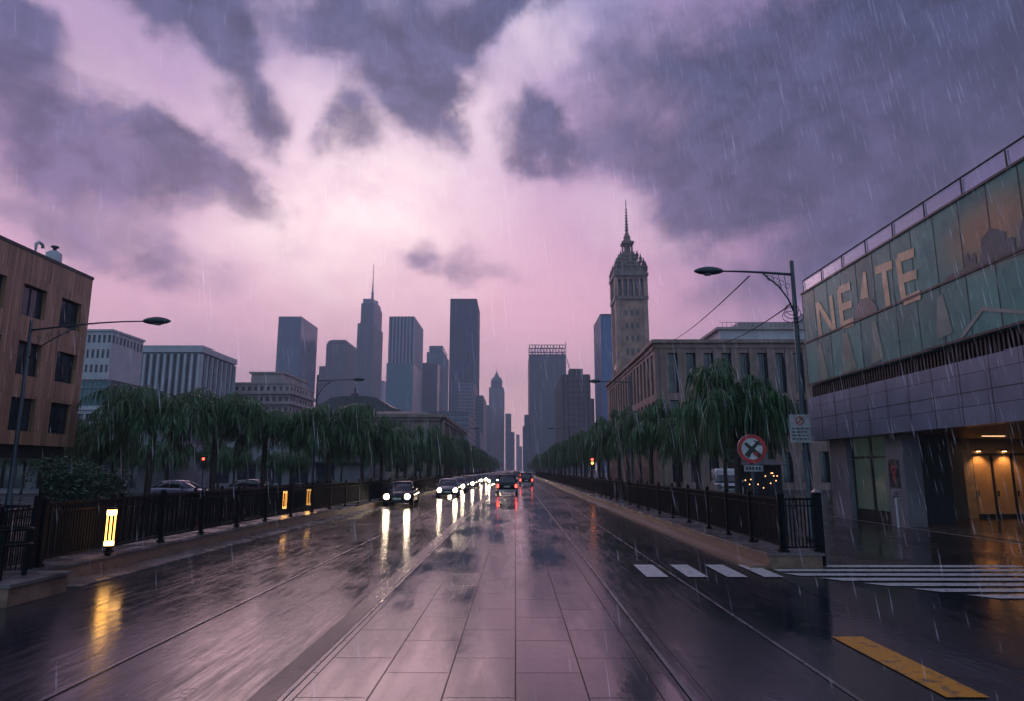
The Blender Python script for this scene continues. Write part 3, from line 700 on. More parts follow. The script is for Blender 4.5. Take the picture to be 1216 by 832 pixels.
# balustrade glass
gl = bpy.data.materials.new('balustrade_glass'); gl.use_nodes = True; q = NT(gl.node_tree)
q.n('ShaderNodeOutputMaterial', {0: q.n('ShaderNodeMixShader', {0: .22, 1: q.n('ShaderNodeBsdfTransparent', {0: (.9, .92, .95, 1)}).outputs[0], 2: q.n('ShaderNodeBsdfGlossy', {0: (.8, .8, .85, 1), 1: .1}).outputs[0]}).outputs[0]})
b = MB(); b.box(XF + .14, XF + .15, YN, YE, 11.07, 11.66); b.build('balustrade_glass', gl, t)
# lettering, traced on the facade plane with real thickness
zp = lambda x, y: atX(820 + x / 2.6, 160 + y / 2.6, XF)
def lstroke(b, x0, y0, x1, y1, w, off, th=.006):
    p, q_ = zp(x0, y0), zp(x1, y1); d = (q_ - p).normalized(); n = Vector((0, -d.z, d.y)) * w
    k = Vector((-off, 0, 0)); b.prism([p - n + k, q_ - n + k, q_ + n + k, p + n + k], (-th, 0, 0))
W_ = .17
letters = {'letter_n': [(391, 520, 404, 628), (394, 522, 442, 602), (434, 498, 446, 603)],
           'letter_e': [(459, 480, 471, 592), (459, 482, 494, 468), (465, 535, 499, 523), (470, 590, 506, 577)],
           'letter_t': [(571, 421, 624, 402), (598, 415, 612, 532)],
           'second_letter_e': [(641, 382, 661, 516), (641, 384, 692, 364), (651, 448, 700, 430), (660, 515, 712, 494)]}
for nm, ss in letters.items():
    b = MB()
    for i, s_ in enumerate(ss): lstroke(b, *s_, W_ * (1 if nm != 'letter_n' else .9), .015 + .002 * i)
    b.build('letter', M['tan'], t, label='tan letter %s of the mural' % nm[-1].upper())
def poly(name, pts, m, off, label=None):
    b = MB(); b.prism([zp(*p_) + Vector((-off, 0, 0)) for p_ in pts], (-.004, 0, 0)); return b.build(name, m, t, label=label)
poly('mural_spike', [(534, 424), (542, 426), (552, 512), (526, 507)], M['tan'], .015)
poly('mural_dome', [(512, 570), (514, 530), (524, 514), (543, 502), (562, 512), (577, 530), (579, 552)], M['muralteal'], .02)
poly('mural_skyline', [(790, 452), (792, 440), (825, 424), (850, 412), (850, 372), (856, 366), (861, 374), (862, 388), (868, 388), (870, 370), (876, 364), (882, 372), (884, 400), (895, 396), (898, 326), (925, 288), (974, 300), (976, 322), (985, 320), (994, 314), (1004, 320), (1006, 356), (1018, 350), (1018, 300), (1026, 262), (1040, 250), (1060, 280), (1060, 356)], M['muralteal'], .015)
poly('mural_roof_line', [(822, 642), (900, 532), (1060, 545), (1060, 556), (905, 545), (834, 641)], M['murallight'], .02)
poly('mural_shape', [(735, 520), (795, 478), (820, 640), (760, 652)], M['tan'], .012) if False else None
for i, xs_ in enumerate(((395, 428), (470, 516), (560, 600), (762, 812))):
    a_, c_ = xs_
    poly('mural_shape', [(a_, 640 - (a_ - 395) * .36), ((a_ + c_) / 2 - 8, 640 - (a_ - 395) * .36 + 4 - (c_ - 395) * .05), (c_, 760 - (c_ - 395) * .36), (a_, 768 - (a_ - 395) * .36)], M['muralpale'], .012)
# ground floor
XG = 15.2
sl_ = M['conc']; pier = mat('pier_stone', (.22, .2, .23), .4, var=.15, vs=1)
for y0, y1 in ((31.0, 32.6), (26.5, 27.75)):
    b = MB(); b.box(XG, XG + .7, y0, y1, .012, 3.597); b.build('pier', pier, t)
b = MB(); b.box(XG + .25, XG + .5, 27.75, 31.0, .012, .4); b.build('plinth', M['frame'], t)
shopg = bpy.data.materials.new('faintly_lit_shop_glass'); shopg.use_nodes = True; q = NT(shopg.node_tree)
pp = q.n('ShaderNodeBsdfPrincipled', {'Base Color': (.1, .14, .12, 1), 'Roughness': .15, 'Emission Color': (.35, .5, .4, 1), 'Emission Strength': .03})
q.n('ShaderNodeOutputMaterial', {0: pp.outputs[0]})
for k in range(2):
    y0 = 27.75 + 1.62 * k
    fr_ = MB(); fr_.box(XG + .26, XG + .36, y0, y0 + .08, .4, 3.59); fr_.box(XG + .26, XG + .36, y0 + 1.54, y0 + 1.62, .4, 3.59); fr_.box(XG + .26, XG + .36, y0 + .08, y0 + 1.54, 2.7, 2.78); fr_.box(XG + .26, XG + .36, y0 + .08, y0 + 1.54, .4, .5)
    wn = fr_.build('shop_window', M['frame'], t); pn = MB(); pn.box(XG + .3, XG + .32, y0 + .08, y0 + 1.54, .5, 3.58); pn.build('pane', shopg, wn)
b = MB(); b.box(XG + .4, 40, 28.5, 32.9, .012, 3.597) if False else b.box(XG + .5, 17.9, 27.9, 32.5, .012, 3.59); b.build('shop_interior', M['frame'], t)
darkwall = mat('dark_lobby_wall', (.06, .055, .06), .4)
b = MB(); b.box(17.9, 19.6, 30.0, 32.5, .012, 3.59); b.build('dark_wall', darkwall, t)
b = MB(); b.box(19.6, 39, 32.3, 32.6, .012, 3.59); b.box(38.8, 39, 3, 32.3, .012, 3.59); b.build('back_wall', mat('lobby_wall', (.32, .25, .19), .5, var=.12, vs=1.5), t)
b = MB(); b.box(19.9, 20.25, 30.6, 32.0, .012, 3.59); b.build('lobby_column', darkwall, t)
b = MB(); b.box(23.9, 24.6, 30.6, 32.29, .012, 3.59); b.build('lobby_column', darkwall, t)
b = MB(); b.box(XG, 38.8, 3, 32.3, 3.592, 3.598); b.build('soffit', mat('soffit', (.2, .17, .15), .5), t)
b = MB(); b.box(XG + .35, 38.8, 3, 30.0, .016, .03); b.build('lobby_floor', road_mat('lobby_floor_stone', (.16, .12, .1), .1, .1, .25, joints=(1.2, 1.2, .01), bump=.1), t)
woodp = mat('lobby_door_wood', (.42, .27, .15), .35, var=.12, vs=1.2)
for k in range(3):
    x0 = 21.25 + .92 * k
    fr_ = MB(); fr_.box(x0, x0 + .05, 31.5, 31.58, .02, 2.95); fr_.box(x0 + .86, x0 + .91, 31.5, 31.58, .02, 2.95); fr_.box(x0 + .05, x0 + .86, 31.5, 31.58, 2.86, 2.95); fr_.box(x0 + .05, x0 + .86, 31.5, 31.58, .02, .2)
    dr = fr_.build('entrance_door', M['frame'], t); pn = MB(); pn.box(x0 + .05, x0 + .86, 31.53, 31.55, .2, 2.86); pn.build('panel', woodp, dr)
    hn = MB(); hn.box(x0 + .1, x0 + .13, 31.42, 31.5, 1.0, 1.25); hn.build('handle', M['rail'], dr)
b = MB(); b.box(21.25, 24.0, 31.5, 31.56, 2.953, 3.59); b.build('transom_panel', woodp, t)
b = MB(); b.box(20.3, 21.24, 31.45, 31.6, .02, 3.59); b.build('beige_panel', mat('beige_panel', (.38, .28, .2), .5), t)
b = MB(); b.box(21.3, 21.9, 31.2, 31.45, 2.2, 2.35) if False else None
sconce = emit('sconce_lamp', (1, .62, .25), 10)
for x in (21.55, 22.75, 27):
    b = MB(); b.box(x - .1, x + .1, 31.3, 31.498, 3.05, 3.12); b.build('sconce', M['frame'], t)
    b = MB(); b.box(x - .06, x + .06, 31.34, 31.46, 3.03, 3.048); b.build('sconce_glow', sconce, t)
    l = bpy.data.lights.new('sconce_spot', 'SPOT'); l.energy = 62; l.color = (1, .5, .18); l.spot_size = R(105); l.spot_blend = .7; l.shadow_soft_size = .05
    o = bpy.data.objects.new('sconce_spot', l); col.objects.link(o); o.location = (x, 31.2, 3.0); o.rotation_euler = (R(12), 0, 0)
strip = emit('ceiling_strip_lamp', (1, .6, .3), 2.2)
for x, y in ((19.5, 28), (19.8, 25.5), (21.5, 28.2)):
    b = MB(); b.box(x, x + .9, y, y + .12, 3.57, 3.59); b.build('ceiling_light', strip, t)
l = bpy.data.lights.new('lobby_glow', 'AREA'); l.energy = 32; l.color = (1, .55, .25); l.size = 3; l.size_y = 2; l.shape = 'RECTANGLE'
o = bpy.data.objects.new('lobby_glow', l); col.objects.link(o); o.location = (22.5, 28, 3.5)
sheet('threshold_strip', [(14.95, 4), (15.15, 4), (15.15, 33), (14.95, 33)], .018, mat('pale_threshold', (.3, .25, .24), .35))
# poster and plate on the pier, bollard
t2 = thing('poster', (XG, 27.3, 1.5), 'dark poster with a red figure on the stone pier by the entrance', 'poster')
b = MB(); b.box(XG - .03, XG - .003, 26.85, 27.55, 1.5, 2.6); b.build('board', mat('poster_dark', (.03, .035, .055), .3), t2)
b = MB(); yc = 27.2
b.disc((XG - .034, yc, 2.2), (-1, 0, 0), (0, 0, 1), .2, 12, .003, .08); b.prism([(XG - .034, yc - .13, 2.0), (XG - .034, yc, 1.62), (XG - .034, yc + .13, 2.0)], (-.003, 0, 0)); b.build('figure', mat('poster_red', (.4, .08, .07), .4), t2)
t2 = thing('name_plate', (XG, 27.2, 1.1), 'small grey plate with text below the poster on the stone pier', 'sign')
b = MB(); b.box(XG - .03, XG - .003, 26.9, 27.5, 1.05, 1.42); b.build('plate', mat('plate', (.3, .29, .33), .35), t2)
b = MB()
for k in range(3): b.box(XG - .034, XG - .031, 26.97, 27.42 - .06 * k, 1.12 + .09 * k, 1.16 + .09 * k)
b.build('text_lines', bk, t2)
p = atX(1070, 610, 14.85)
t2 = thing('bollard', (14.6, 26.2, 0), 'thin pale bollard in front of the entrance recess', 'bollard')
b = MB(); b.lathe(14.6, 26.2, [(.06, .012), (.06, .05), (.04, .06), (.04, 1.1), (.02, 1.13)], 10); b.build('shaft', M['white_wall'], t2, True)
b = MB(); b.lathe(14.6, 26.2, [(.045, .9), (.045, .98)], 10); b.build('band', M['paint'], t2)

# ------------------------------------------------------------------ brown office building (right middle)
t = thing('office_building', (15.8, 75, 0), 'long brown stone office building with tall dark windows between piers', 'building')
YB = 75; XB = atY(777, 408, YB).x; HB = atY(777, 408, YB).z
holes = []
def frow(width, n, a, wd, rows):
    out = []
    for k in range(n):
        x0 = a + k * (width - 2 * a + (0)) / n
        for z0, z1 in rows: out.append((round(x0, 3), round(x0 + wd, 3), z0, z1))
    return out
WF = 30; pit = 2.04
holes = [(round(1.5 + k * pit, 3), round(1.5 + k * pit + 1.35, 3), z0, z1) for k in range(13) for z0, z1 in ((HB - 5.6, HB - 1.0), (HB - 10.4, HB - 6.4), (.8, 4.2))]
b = MB(); wall_holes(b, (XB, YB, 0), (1, 0, 0), WF, 0, HB, holes, .5)
LN = 40
holes2 = [(round(1.1 + k * 2.3, 3), round(1.1 + k * 2.3 + 1.4, 3), z0, z1) for k in range(16) for z0, z1 in ((HB - 5.6, HB - 1.0), (HB - 10.4, HB - 6.4))]
wall_holes(b, (XB, YB + LN, 0), (0, -1, 0), LN, 0, HB, [(round(LN - a1, 3), round(LN - a0, 3), c0, c1) for a0, a1, c0, c1 in holes2], .5)
b.quad((XB, YB, HB), (XB + WF, YB, HB), (XB + WF, YB + LN, HB), (XB, YB + LN, HB)); b.quad((XB + WF, YB, 0), (XB + WF, YB + LN, 0), (XB + WF, YB + LN, HB), (XB + WF, YB, HB))
b.quad((XB, YB + LN, 0), (XB, YB + LN, HB), (XB + WF, YB + LN, HB), (XB + WF, YB + LN, 0))
b.build('wall', M['stone'], t)
windows(t, (XB, YB, 0), (1, 0, 0), [h for h in holes if h[2] > 3], .5, .1, 1, bars=2)
windows(t, (XB, YB + LN, 0), (0, -1, 0), [(round(LN - a1, 3), round(LN - a0, 3), c0, c1) for a0, a1, c0, c1 in holes2], .5, .1, 1, bars=2)
windows(t, (XB, YB, 0), (1, 0, 0), [h for h in holes if h[2] < 3], .5, .1, 1)
b = MB(); b.box(XB - .35, XB + WF + .3, YB - .35, YB + LN + .3, HB + .003, HB + .4); b.box(XB - .15, XB + WF, YB - .15, YB - .003, HB - .55, HB - .35); b.box(XB - .15, XB - .003, YB - .15, YB + LN, HB - .55, HB - .35); b.build('cornice', M['stone'], t)
b = MB()
for k in range(14): x = XB + .75 + k * pit; b.box(x - .22, x + .22, YB - .14, YB - .003, 0, HB - .6)
b.build('pilasters', M['stone'], t)
for k in range(0): pass
# white roof plant behind
t = thing('roof_pavilion', (30, 95, HB), 'long pale rooftop storey behind the brown office parapet', 'rooftop structure')
p0 = atY(855, 400, 92); p1 = atY(958, 392, 92)
b = MB(); b.box(p0.x, p1.x + 4, 92, 104, HB + .4, p1.z); b.build('wall', M['white_wall'], t)
b = MB(); b.box(p0.x - .5, p1.x + 4.5, 91.6, 104.4, p1.z + .003, p1.z + .35); b.box(p0.x + 3, p1.x, 93, 100, p1.z + .353, p1.z + 1.3); b.build('roof', M['cream'], t)
b = MB()
for k in range(22): x = p0.x + .3 + k * .62; b.box(x, x + .04, 91.7, 91.74, p1.z + .353, p1.z + 1.0)
b.box(p0.x, p1.x, 91.7, 91.74, p1.z + 1.0, p1.z + 1.05); b.build('railing', M['rail'], t)
p0 = atY(925, 402, 240); p1 = atY(955, 378, 240)
t = thing('gabled_building', (p1.x, 240, 0), 'dark blue roof peak rising behind the lamp post beside the mural building', 'building')
b = MB(); b.box(p0.x, p0.x + 40, 240, 262, 0, p0.z); b.build('wall', M['conc'], t)
b = MB(); b.prism([(p0.x - 1, 239.5, p0.z + .003), (p0.x + 41, 239.5, p0.z + .003), (p0.x + 20, 239.5, p0.z + 15)], (0, 23, 0)); b.build('roof', mat('blue_roof', (.07, .085, .13), .4), t)

# ------------------------------------------------------------------ palace (left middle)
YP = 130; pr = atY(523, 495, YP); XL = atY(322, 495, YP).x; HP = pr.z
t = thing('palace', (pr.x, YP, 0), 'long brownish stone palace with heavy cornice behind the trees', 'building')
WP = pr.x - XL; rows = ((HP - 5.0, HP - 2.2), (HP - 10.4, HP - 7))
holes = [(round(1.4 + k * 3.0, 3), round(1.4 + k * 3.0 + 1.5, 3), z0, z1) for k in range(int((WP - 2) / 3)) for z0, z1 in rows]
b = MB(); wall_holes(b, (XL, YP, 0), (1, 0, 0), WP, 0, HP, holes, .5)
h2 = [(round(1.4 + k * 3.4, 3), round(1.4 + k * 3.4 + 1.5, 3), z0, z1) for k in range(17) for z0, z1 in rows]
wall_holes(b, (pr.x, YP, 0), (0, 1, 0), 62, 0, HP, h2, .5)
b.quad((XL, YP, 0), (XL, YP, HP), (XL, YP + 62, HP), (XL, YP + 62, 0)); b.quad((XL, YP, HP), (pr.x, YP, HP), (pr.x, YP + 62, HP), (XL, YP + 62, HP))
b.build('wall', M['palace'], t)
windows(t, (XL, YP, 0), (1, 0, 0), holes, .5, .12, 1); windows(t, (pr.x, YP, 0), (0, 1, 0), h2, .5, .12, 1)
b = MB(); b.box(XL - .8, pr.x + .8, YP - .8, YP + 63, HP - .9, HP - .3) if False else b.box(XL - 1, pr.x + 1.0, YP - 1.0, YP + 63, HP + .003, HP + .6); b.box(XL - .5, pr.x + .5, YP - .5, YP - .003, HP - .6, HP - .0); b.box(pr.x + .003, pr.x + .5, YP - .5, YP + 62, HP - .6, HP); b.build('cornice', M['palace'], t)
b = MB()
for k in range(int(WP / 3) + 1): x = XL + .7 + k * 3.0; b.box(x - .25, x + .25, YP - .3, YP - .003, 0, HP - .6)
for k in range(18): y = YP + .7 + k * 3.4; b.box(pr.x + .003, pr.x + .3, y - .25, y + .25, 0, HP - .6)
b.build('pilasters', M['palace'], t)
b = MB(); b.loft([[(XL + 1 + i, YP + 1 + i * .6, HP + .603 + z), (pr.x - 1 - i, YP + 1 + i * .6, HP + .603 + z), (pr.x - 1 - i, YP + 60 - i * .6, HP + .603 + z), (XL + 1 + i, YP + 60 - i * .6, HP + .603 + z)] for i, z in ((0, 0), (3, .7), (9, 1.1))]); b.build('roof', M['roof'], t)
dx = atY(430, 480, 150).x; dz = atY(430, 474, 150).z
b = MB(); b.loft([[(dx - a, 142, z), (dx + a, 142, z), (dx + a, 162, z), (dx - a, 162, z)] for a, z in ((14, HP + .5), (12, HP + 1.8), (8, HP + 3.2), (5, dz - .4), (2.5, dz))]); b.build('mansard', M['roof'], t)
b = MB(); b.lathe(dx, 143, [(.8, HP + 2), (.8, dz + .6), (.3, dz + 1), (.15, dz + 2)], 8); b.build('finial', M['roof'], t)

# ------------------------------------------------------------------ generic blocks and towers
def block(name, label, cat, u0, uc, u2, vt, Y, m, sub=(), fin=None, finm=None, group=None, floor=None, inset=.0, roofm=None):
    """front face between pixels u0..uc at distance Y, the side face running back to u2; real metres everywhere"""
    a, c = atY(u0, vt, Y), atY(uc, vt, Y)
    if uc > u2: ax = atY(uc, vt, Y); a, c = atY(uc, vt, Y), atY(u0, vt, Y)
    x0, x1, H = min(a.x, c.x), max(a.x, c.x), a.z
    ce = x1 if (u0 + uc) / 2 < 612 else x0; uce = 612 + ce / Y * 790
    Dp = Y * (((uce - 612) / (u2 - 612)) - 1) if abs(u2 - uce) > .5 and abs(u2 - 612) > 1 else 40
    Dp = min(max(Dp, 12), 80)
    t = thing(name, ((x0 + x1) / 2, Y, 0), label, cat, group)
    b = MB(); b.box(x0, x1, Y, Y + Dp, 0, H); b.build('wall', m, t)
    if fin:
        s, fw, fd = fin; b = MB(); n = max(2, round((x1 - x0) / s)); s_ = (x1 - x0) / n
        for k in range(n + 1): x = x0 + k * s_; b.box(x - fw / 2, x + fw / 2, Y - fd, Y - .01, 0, H + .2)
        n = max(2, round(Dp / s)); s_ = Dp / n; xs_ = (x1 + .01, x1 + fd) if ce == x1 else (x0 - fd, x0 - .01)
        for k in range(n + 1): y = Y + k * s_; b.box(xs_[0], xs_[1], y - fw / 2, y + fw / 2, 0, H + .2)
        b.build('fins', finm or m, t)
    if floor:
        s, fh, fd = floor; b = MB(); z = s
        xs_ = (x0 - .01, x1 + fd) if ce == x1 else (x0 - fd, x1 + .01)
        while z < H: b.box(xs_[0], xs_[1], Y - fd, Y + Dp + .2, z - fh / 2, z + fh / 2); z += s
        b.build('floor_bands', finm or m, t)
    b = MB(); b.box(x0 + .08 * (x1 - x0), x1 - .08 * (x1 - x0), Y + Dp * .1, Y + Dp * .9, H + .003, H + 2.2 * min(1, H / 80)); b.box(x0, x1, Y, Y + .4, H + .003, H + 1.0 * min(1, H / 60)); b.box(x0, x0 + .4, Y + .4, Y + Dp, H + .003, H + 1.0 * min(1, H / 60)); b.box(x1 - .4, x1, Y + .4, Y + Dp, H + .003, H + 1.0 * min(1, H / 60)); b.build('roof_parapet', roofm or M['roof'], t)
    return t, x0, x1, Y, Dp, H
def cw(name, c, sx=3., sz=3.8, rough=.22, j=.12, k=1.25, d=.45):
    return clad(name, c, tuple(x * k for x in c), sx, sz, j, rough=rough, dark=d)
bl1 = cw('blue_dark_curtain', (.035, .085, .16)); bl2 = cw('navy_curtain', (.018, .045, .09), 3, 4); bl3 = cw('grey_curtain', (.10, .1, .14), 2.5, 3.6, .3)
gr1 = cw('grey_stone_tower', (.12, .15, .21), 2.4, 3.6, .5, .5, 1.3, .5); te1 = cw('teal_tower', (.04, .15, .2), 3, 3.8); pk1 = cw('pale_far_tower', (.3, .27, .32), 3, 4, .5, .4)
br1 = cw('brown_tower', (.09, .07, .085), 2.6, 3.6, .5, .6, 1.3, .4); bu1 = cw('bright_blue_tower', (.04, .14, .33), 6, 3.8, .15, .1, 1.15, .7)
fingrey = mat('fin_grey', (.19, .2, .27), .4); finblue = mat('fin_navy', (.045, .09, .16), .4)
block('skyscraper', 'plain dark blue slab tower, first tall one from the timber building', 'skyscraper', 331, 358, 372, 377, 900, bl1, floor=(3.9, .7, .25), finm=finblue)
tw = block('skyscraper', 'grey stepped tower directly beside the spire-topped skyscraper', 'skyscraper', 388, 412, 425, 409, 1000, gr1, fin=(3.5, .7, .5), finm=fingrey)
t, x0, x1, Y, Dp, H = tw
b = MB(); b.box(x0 - 11, x0, Y + 4, Y + Dp, 0, H - 32); b.build('wing', gr1, t)
b = MB(); b.loft([[(x0 + i, Y + 2, H + z), (x1 - i * .4, Y + 2, H + z), (x1 - i * .4, Y + Dp, H + z), (x0 + i, Y + Dp, H + z)] for i, z in ((0, 2.3), (2, 5), (7, 7))]); b.build('curved_crown', gr1, t)
# spire tower
t, x0, x1, Y, Dp, H = block('skyscraper', 'tall grey tower with a long antenna spire', 'skyscraper', 425, 444, 451, 385, 950, gr1, fin=(3., .8, .6), finm=fingrey)
m_ = (x0 + x1) / 2 + 1; yc = Y + Dp / 2
H2 = atY(437, 360, Y).z; H3 = atY(437, 354, Y).z; HT = atY(440, 307, Y).z
b = MB(); b.box(x0 + 3, x1 - 1, Y + 3, Y + Dp - 3, H, H2); b.build('upper_shaft', gr1, t)
b = MB(); b.box(x0 + 5, x1 - 3, Y + 5, Y + Dp - 5, H2, H3); b.lathe(m_, yc, [(9, H3), (9, H3 + 2.5), (5, H3 + 3)], 16); b.build('crown', fingrey, t)
b = MB(); b.lathe(m_, yc, [(2.6, H3 + 3), (1.6, H3 + 14), (2.4, H3 + 14.2), (2.4, H3 + 16), (1.1, H3 + 16.2), (1.0, H3 + 30), (1.6, H3 + 30.2), (.7, H3 + 31), (.35, HT), (.05, HT + 1)], 8)
for k in range(6): z = H3 + 5 + k * 4; b.box(m_ - 2.6, m_ + 2.6, yc - .2, yc + .2, z, z + .4)
b.build('spire', fingrey, t)
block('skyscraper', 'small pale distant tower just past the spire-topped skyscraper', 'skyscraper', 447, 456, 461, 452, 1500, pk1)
t, x0, x1, Y, Dp, H = block('skyscraper', 'tower with dark vertical stripes above a teal glass lower half', 'skyscraper', 463, 492, 502, 377, 850, bl2, fin=(4.4, 1.5, 1.0), finm=mat('fin_pale', (.36, .37, .44), .4))
HL = atY(475, 431, Y).z
b = MB(); b.box(x0 - 1.5, x1 + .9, Y - 4, Y + Dp * .9, 0, HL); b.build('glass_base', te1, t)
t, x0, x1, Y, Dp, H = block('skyscraper', 'light teal glass tower with a small crown, beside the striped one', 'skyscraper', 507, 527, 532, 418, 1050, te1, fin=(5, .4, .3), finm=fingrey)
b = MB(); b.box(x0 + 3, x1 - 2, Y + 3, Y + Dp - 3, H + 2.3, atY(517, 412, Y).z + 2); b.build('crown', te1, t)
block('skyscraper', 'short dark teal tower in front of the light teal glass one', 'skyscraper', 500, 520, 524, 431, 1000, cw('dark_teal', (.025, .05, .075)))
t, x0, x1, Y, Dp, H = block('skyscraper', 'tallest dark navy slab tower with flat roof', 'skyscraper', 535, 566, 568.5, 356, 800, bl2, fin=(3.1, .5, .5), finm=finblue)
block('skyscraper', 'grey setback tower in front of the dark navy slab', 'skyscraper', 544, 562, 567, 454, 700, gr1, floor=(3.7, 1.2, .3), finm=fingrey)
block('skyscraper', 'narrow grey block between the dark slab and the domed tower', 'skyscraper', 563, 574, 579, 470, 760, gr1, floor=(3.7, 1.2, .3), finm=fingrey)
block('apartment_block', 'broad low block with window grid right behind the palace end', 'building', 508, 556, 566, 489, 420, gr1, floor=(3.5, 1.1, .3), finm=fingrey)
block('apartment_block', 'grey block just above the far end of the tree row', 'building', 549, 570, 577, 512, 520, gr1, floor=(3.5, 1.1, .3), finm=fingrey)
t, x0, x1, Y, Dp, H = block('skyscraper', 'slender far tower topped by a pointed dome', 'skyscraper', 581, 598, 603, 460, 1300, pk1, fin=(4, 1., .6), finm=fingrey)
m_ = (x0 + x1) / 2; k_ = (x1 - x0) / 2
HD = atY(592, 440, Y).z
b = MB(); b.box(x0 + 3, x1 - 3, Y + 3, Y + 25, H, H + 10); b.lathe(m_, Y + 14, [(k_ * .8, H + 10), (k_ * .85, H + 14), (k_ * .7, H + 20), (k_ * .35, H + 25), (1, HD), (.2, HD + 6)], 12); b.build('dome', gr1, t)
for i, (ua, ub, v) in enumerate(((576, 581, 480), (600, 607, 490), (606, 611, 512))):
    pa, pb = atY(ua, v, 1250), atY(ub, v, 1250); b = MB(); b.box(pa.x, pb.x, 1255, 1290, 0, pa.z); b.build('wing', gr1, t)
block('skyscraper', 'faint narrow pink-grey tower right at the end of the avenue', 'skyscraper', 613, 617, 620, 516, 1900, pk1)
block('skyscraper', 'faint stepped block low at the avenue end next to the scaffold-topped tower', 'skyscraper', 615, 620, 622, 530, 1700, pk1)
# right-hand towers
def rblock(name, label, cat, u2, u0, u1, vt, Y, m, **k):
    a, c = atY(u0, vt, Y), atY(u1, vt, Y); x0, x1, H = a.x, c.x, (a.z + c.z) / 2
    Dp = min(max(Y * ((u0 - 612) / (u2 - 612) - 1), 15), 90)
    t = thing(name, ((x0 + x1) / 2, Y, 0), label, cat)
    b = MB(); b.box(x0, x1, Y, Y + Dp, 0, H); b.build('wall', m, t)
    fl_ = k.get('floor')
    if fl_:
        s, fh, fd = fl_; b = MB(); z = s
        while z < H: b.box(x0 - fd, x1 + .01, Y - fd, Y + Dp, z - fh / 2, z + fh / 2); z += s
        b.build('floor_bands', k['finm'], t)
    fi = k.get('fin')
    if fi:
        s, fw, fd = fi; b = MB(); n = round((x1 - x0) / s)
        for q_ in range(n + 1): x = x0 + q_ * (x1 - x0) / n; b.box(x - fw / 2, x + fw / 2, Y - fd, Y - .01, 0, H)
        n = max(1, round(Dp / s))
        for q_ in range(n + 1): y = Y + q_ * Dp / n; b.box(x0 - fd, x0 - .01, y - fw / 2, y + fw / 2, 0, H)
        b.build('fins', k['finm'], t)
    b = MB(); b.box(x0 - .3, x1 + .3, Y - .3, Y + .4, H + .003, H + 1.2); b.box(x0 - .3, x0 + .4, Y + .4, Y + Dp, H + .003, H + 1.2); b.box(x1 - .4, x1 + .3, Y + .4, Y + Dp, H + .003, H + 1.2); b.build('parapet', M['roof'], t)
    return t, x0, x1, Y, Dp, H
t, x0, x1, Y, Dp, H = rblock('skyscraper', 'grey tower with an open scaffold frame on its roof', 'skyscraper', 627, 628.5, 672, 421, 800, cw('grey_grid', (.11, .11, .15), 2.4, 3.5, .35, .5), floor=(3.5, .9, .25), finm=finblue)
HC = atY(650, 410, Y).z
b = MB()
for k in range(13):
    x = x0 + k * (x1 - x0) / 12; b.box(x - .35, x + .35, Y, Y + .7, H, HC + (4 if k == 12 else 0)); b.box(x - .35, x + .35, Y + 24, Y + 24.7, H, HC)
for z in (H + (HC - H) * q_ for q_ in (.33, .66, 1.)): b.box(x0 - .3, x1 + .3, Y - .1, Y + .8, z - .4, z + .4); b.box(x0 - .3, x1 + .3, Y + 24, Y + 24.8, z - .4, z + .4)
for k in range(12):
    xa = x0 + k * (x1 - x0) / 12; b.tube([(xa, Y + .3, H), (xa + (x1 - x0) / 12, Y + .3, HC)] if k % 2 else [(xa, Y + .3, HC), (xa + (x1 - x0) / 12, Y + .3, H)], .3, 4)
for k in range(5): b.tube([(x1 + k * 1.7, Y + .4, HC - 10 - 6 * k), (x1 + 1.5 + k * 1.9, Y + .4, HC - 22 - 6 * k)], .3, 4)
b.build('scaffold_crown', finblue, t)
p_ = atY(621, 505, Y)
b = MB(); b.box(p_.x, x0 - .3, Y + 4, Y + 40, 0, p_.z); b.box(p_.x + 2, x0 - .3, Y + 6, Y + 38, p_.z, p_.z + 14); b.build('wing', gr1, t)
t, x0, x1, Y, Dp, H = rblock('office_tower', 'dark brown stepped block below the scaffold-topped tower', 'building', 659, 667, 700, 446, 420, br1, fin=(3.2, .9, .4), finm=mat('brown_fin', (.1, .08, .09), .5))
b = MB(); pa, pb = atY(676, 437, Y + 8), atY(692, 437, Y + 8); b.box(pa.x, pb.x, Y + 8, Y + 20, H, pa.z); b.build('penthouse', br1, t)
pa = atY(706, 472, Y); b = MB(); b.box(x1 + .4, pa.x, Y + 2, Y + 22, 0, pa.z); b.build('wing', br1, t)
t, x0, x1, Y, Dp, H = rblock('skyscraper', 'bright blue glass tower half hidden behind the ornate clock-style tower', 'skyscraper', 705, 713, 736, 375, 500, bu1, fin=(4.5, .3, .25), finm=mat('blue_fin', (.1, .14, .22), .3))

# ornate stone tower
YT = 300; c0 = atY(729, 354, YT); c1 = atY(767.5, 354, YT); hw = (c1.x - c0.x) / 2 * .93; cx = (c0.x + c1.x) / 2 + .6; cyy = YT + hw
zv = lambda v: atY(745, v, YT).z
st = mat('tower_stone', (.4, .225, .165), .6, var=.3, vs=.25, bump=.3, bs=1); std = mat('tower_stone_dark', (.2, .14, .12), .6, var=.3, vs=.4)
t = thing('ornate_tower', (cx, cyy, 0), 'tall ornate brown stone tower with arched belfry and needle spire', 'tower')
zb0, zb1, zb2 = zv(356), zv(328), zv(322)
b = MB(); b.frus(cx, cyy, 0, zb0, hw * 1.06, hw * 1.06, hw * .98, hw * .98)
b.build('shaft', st, t)
b = MB()
for sx in (-1, 1):
    for sy in (-1, 1): b.frus(cx + sx * hw * .92, cyy + sy * hw * .92, 0, zb0, hw * .17, hw * .17, hw * .15, hw * .15)
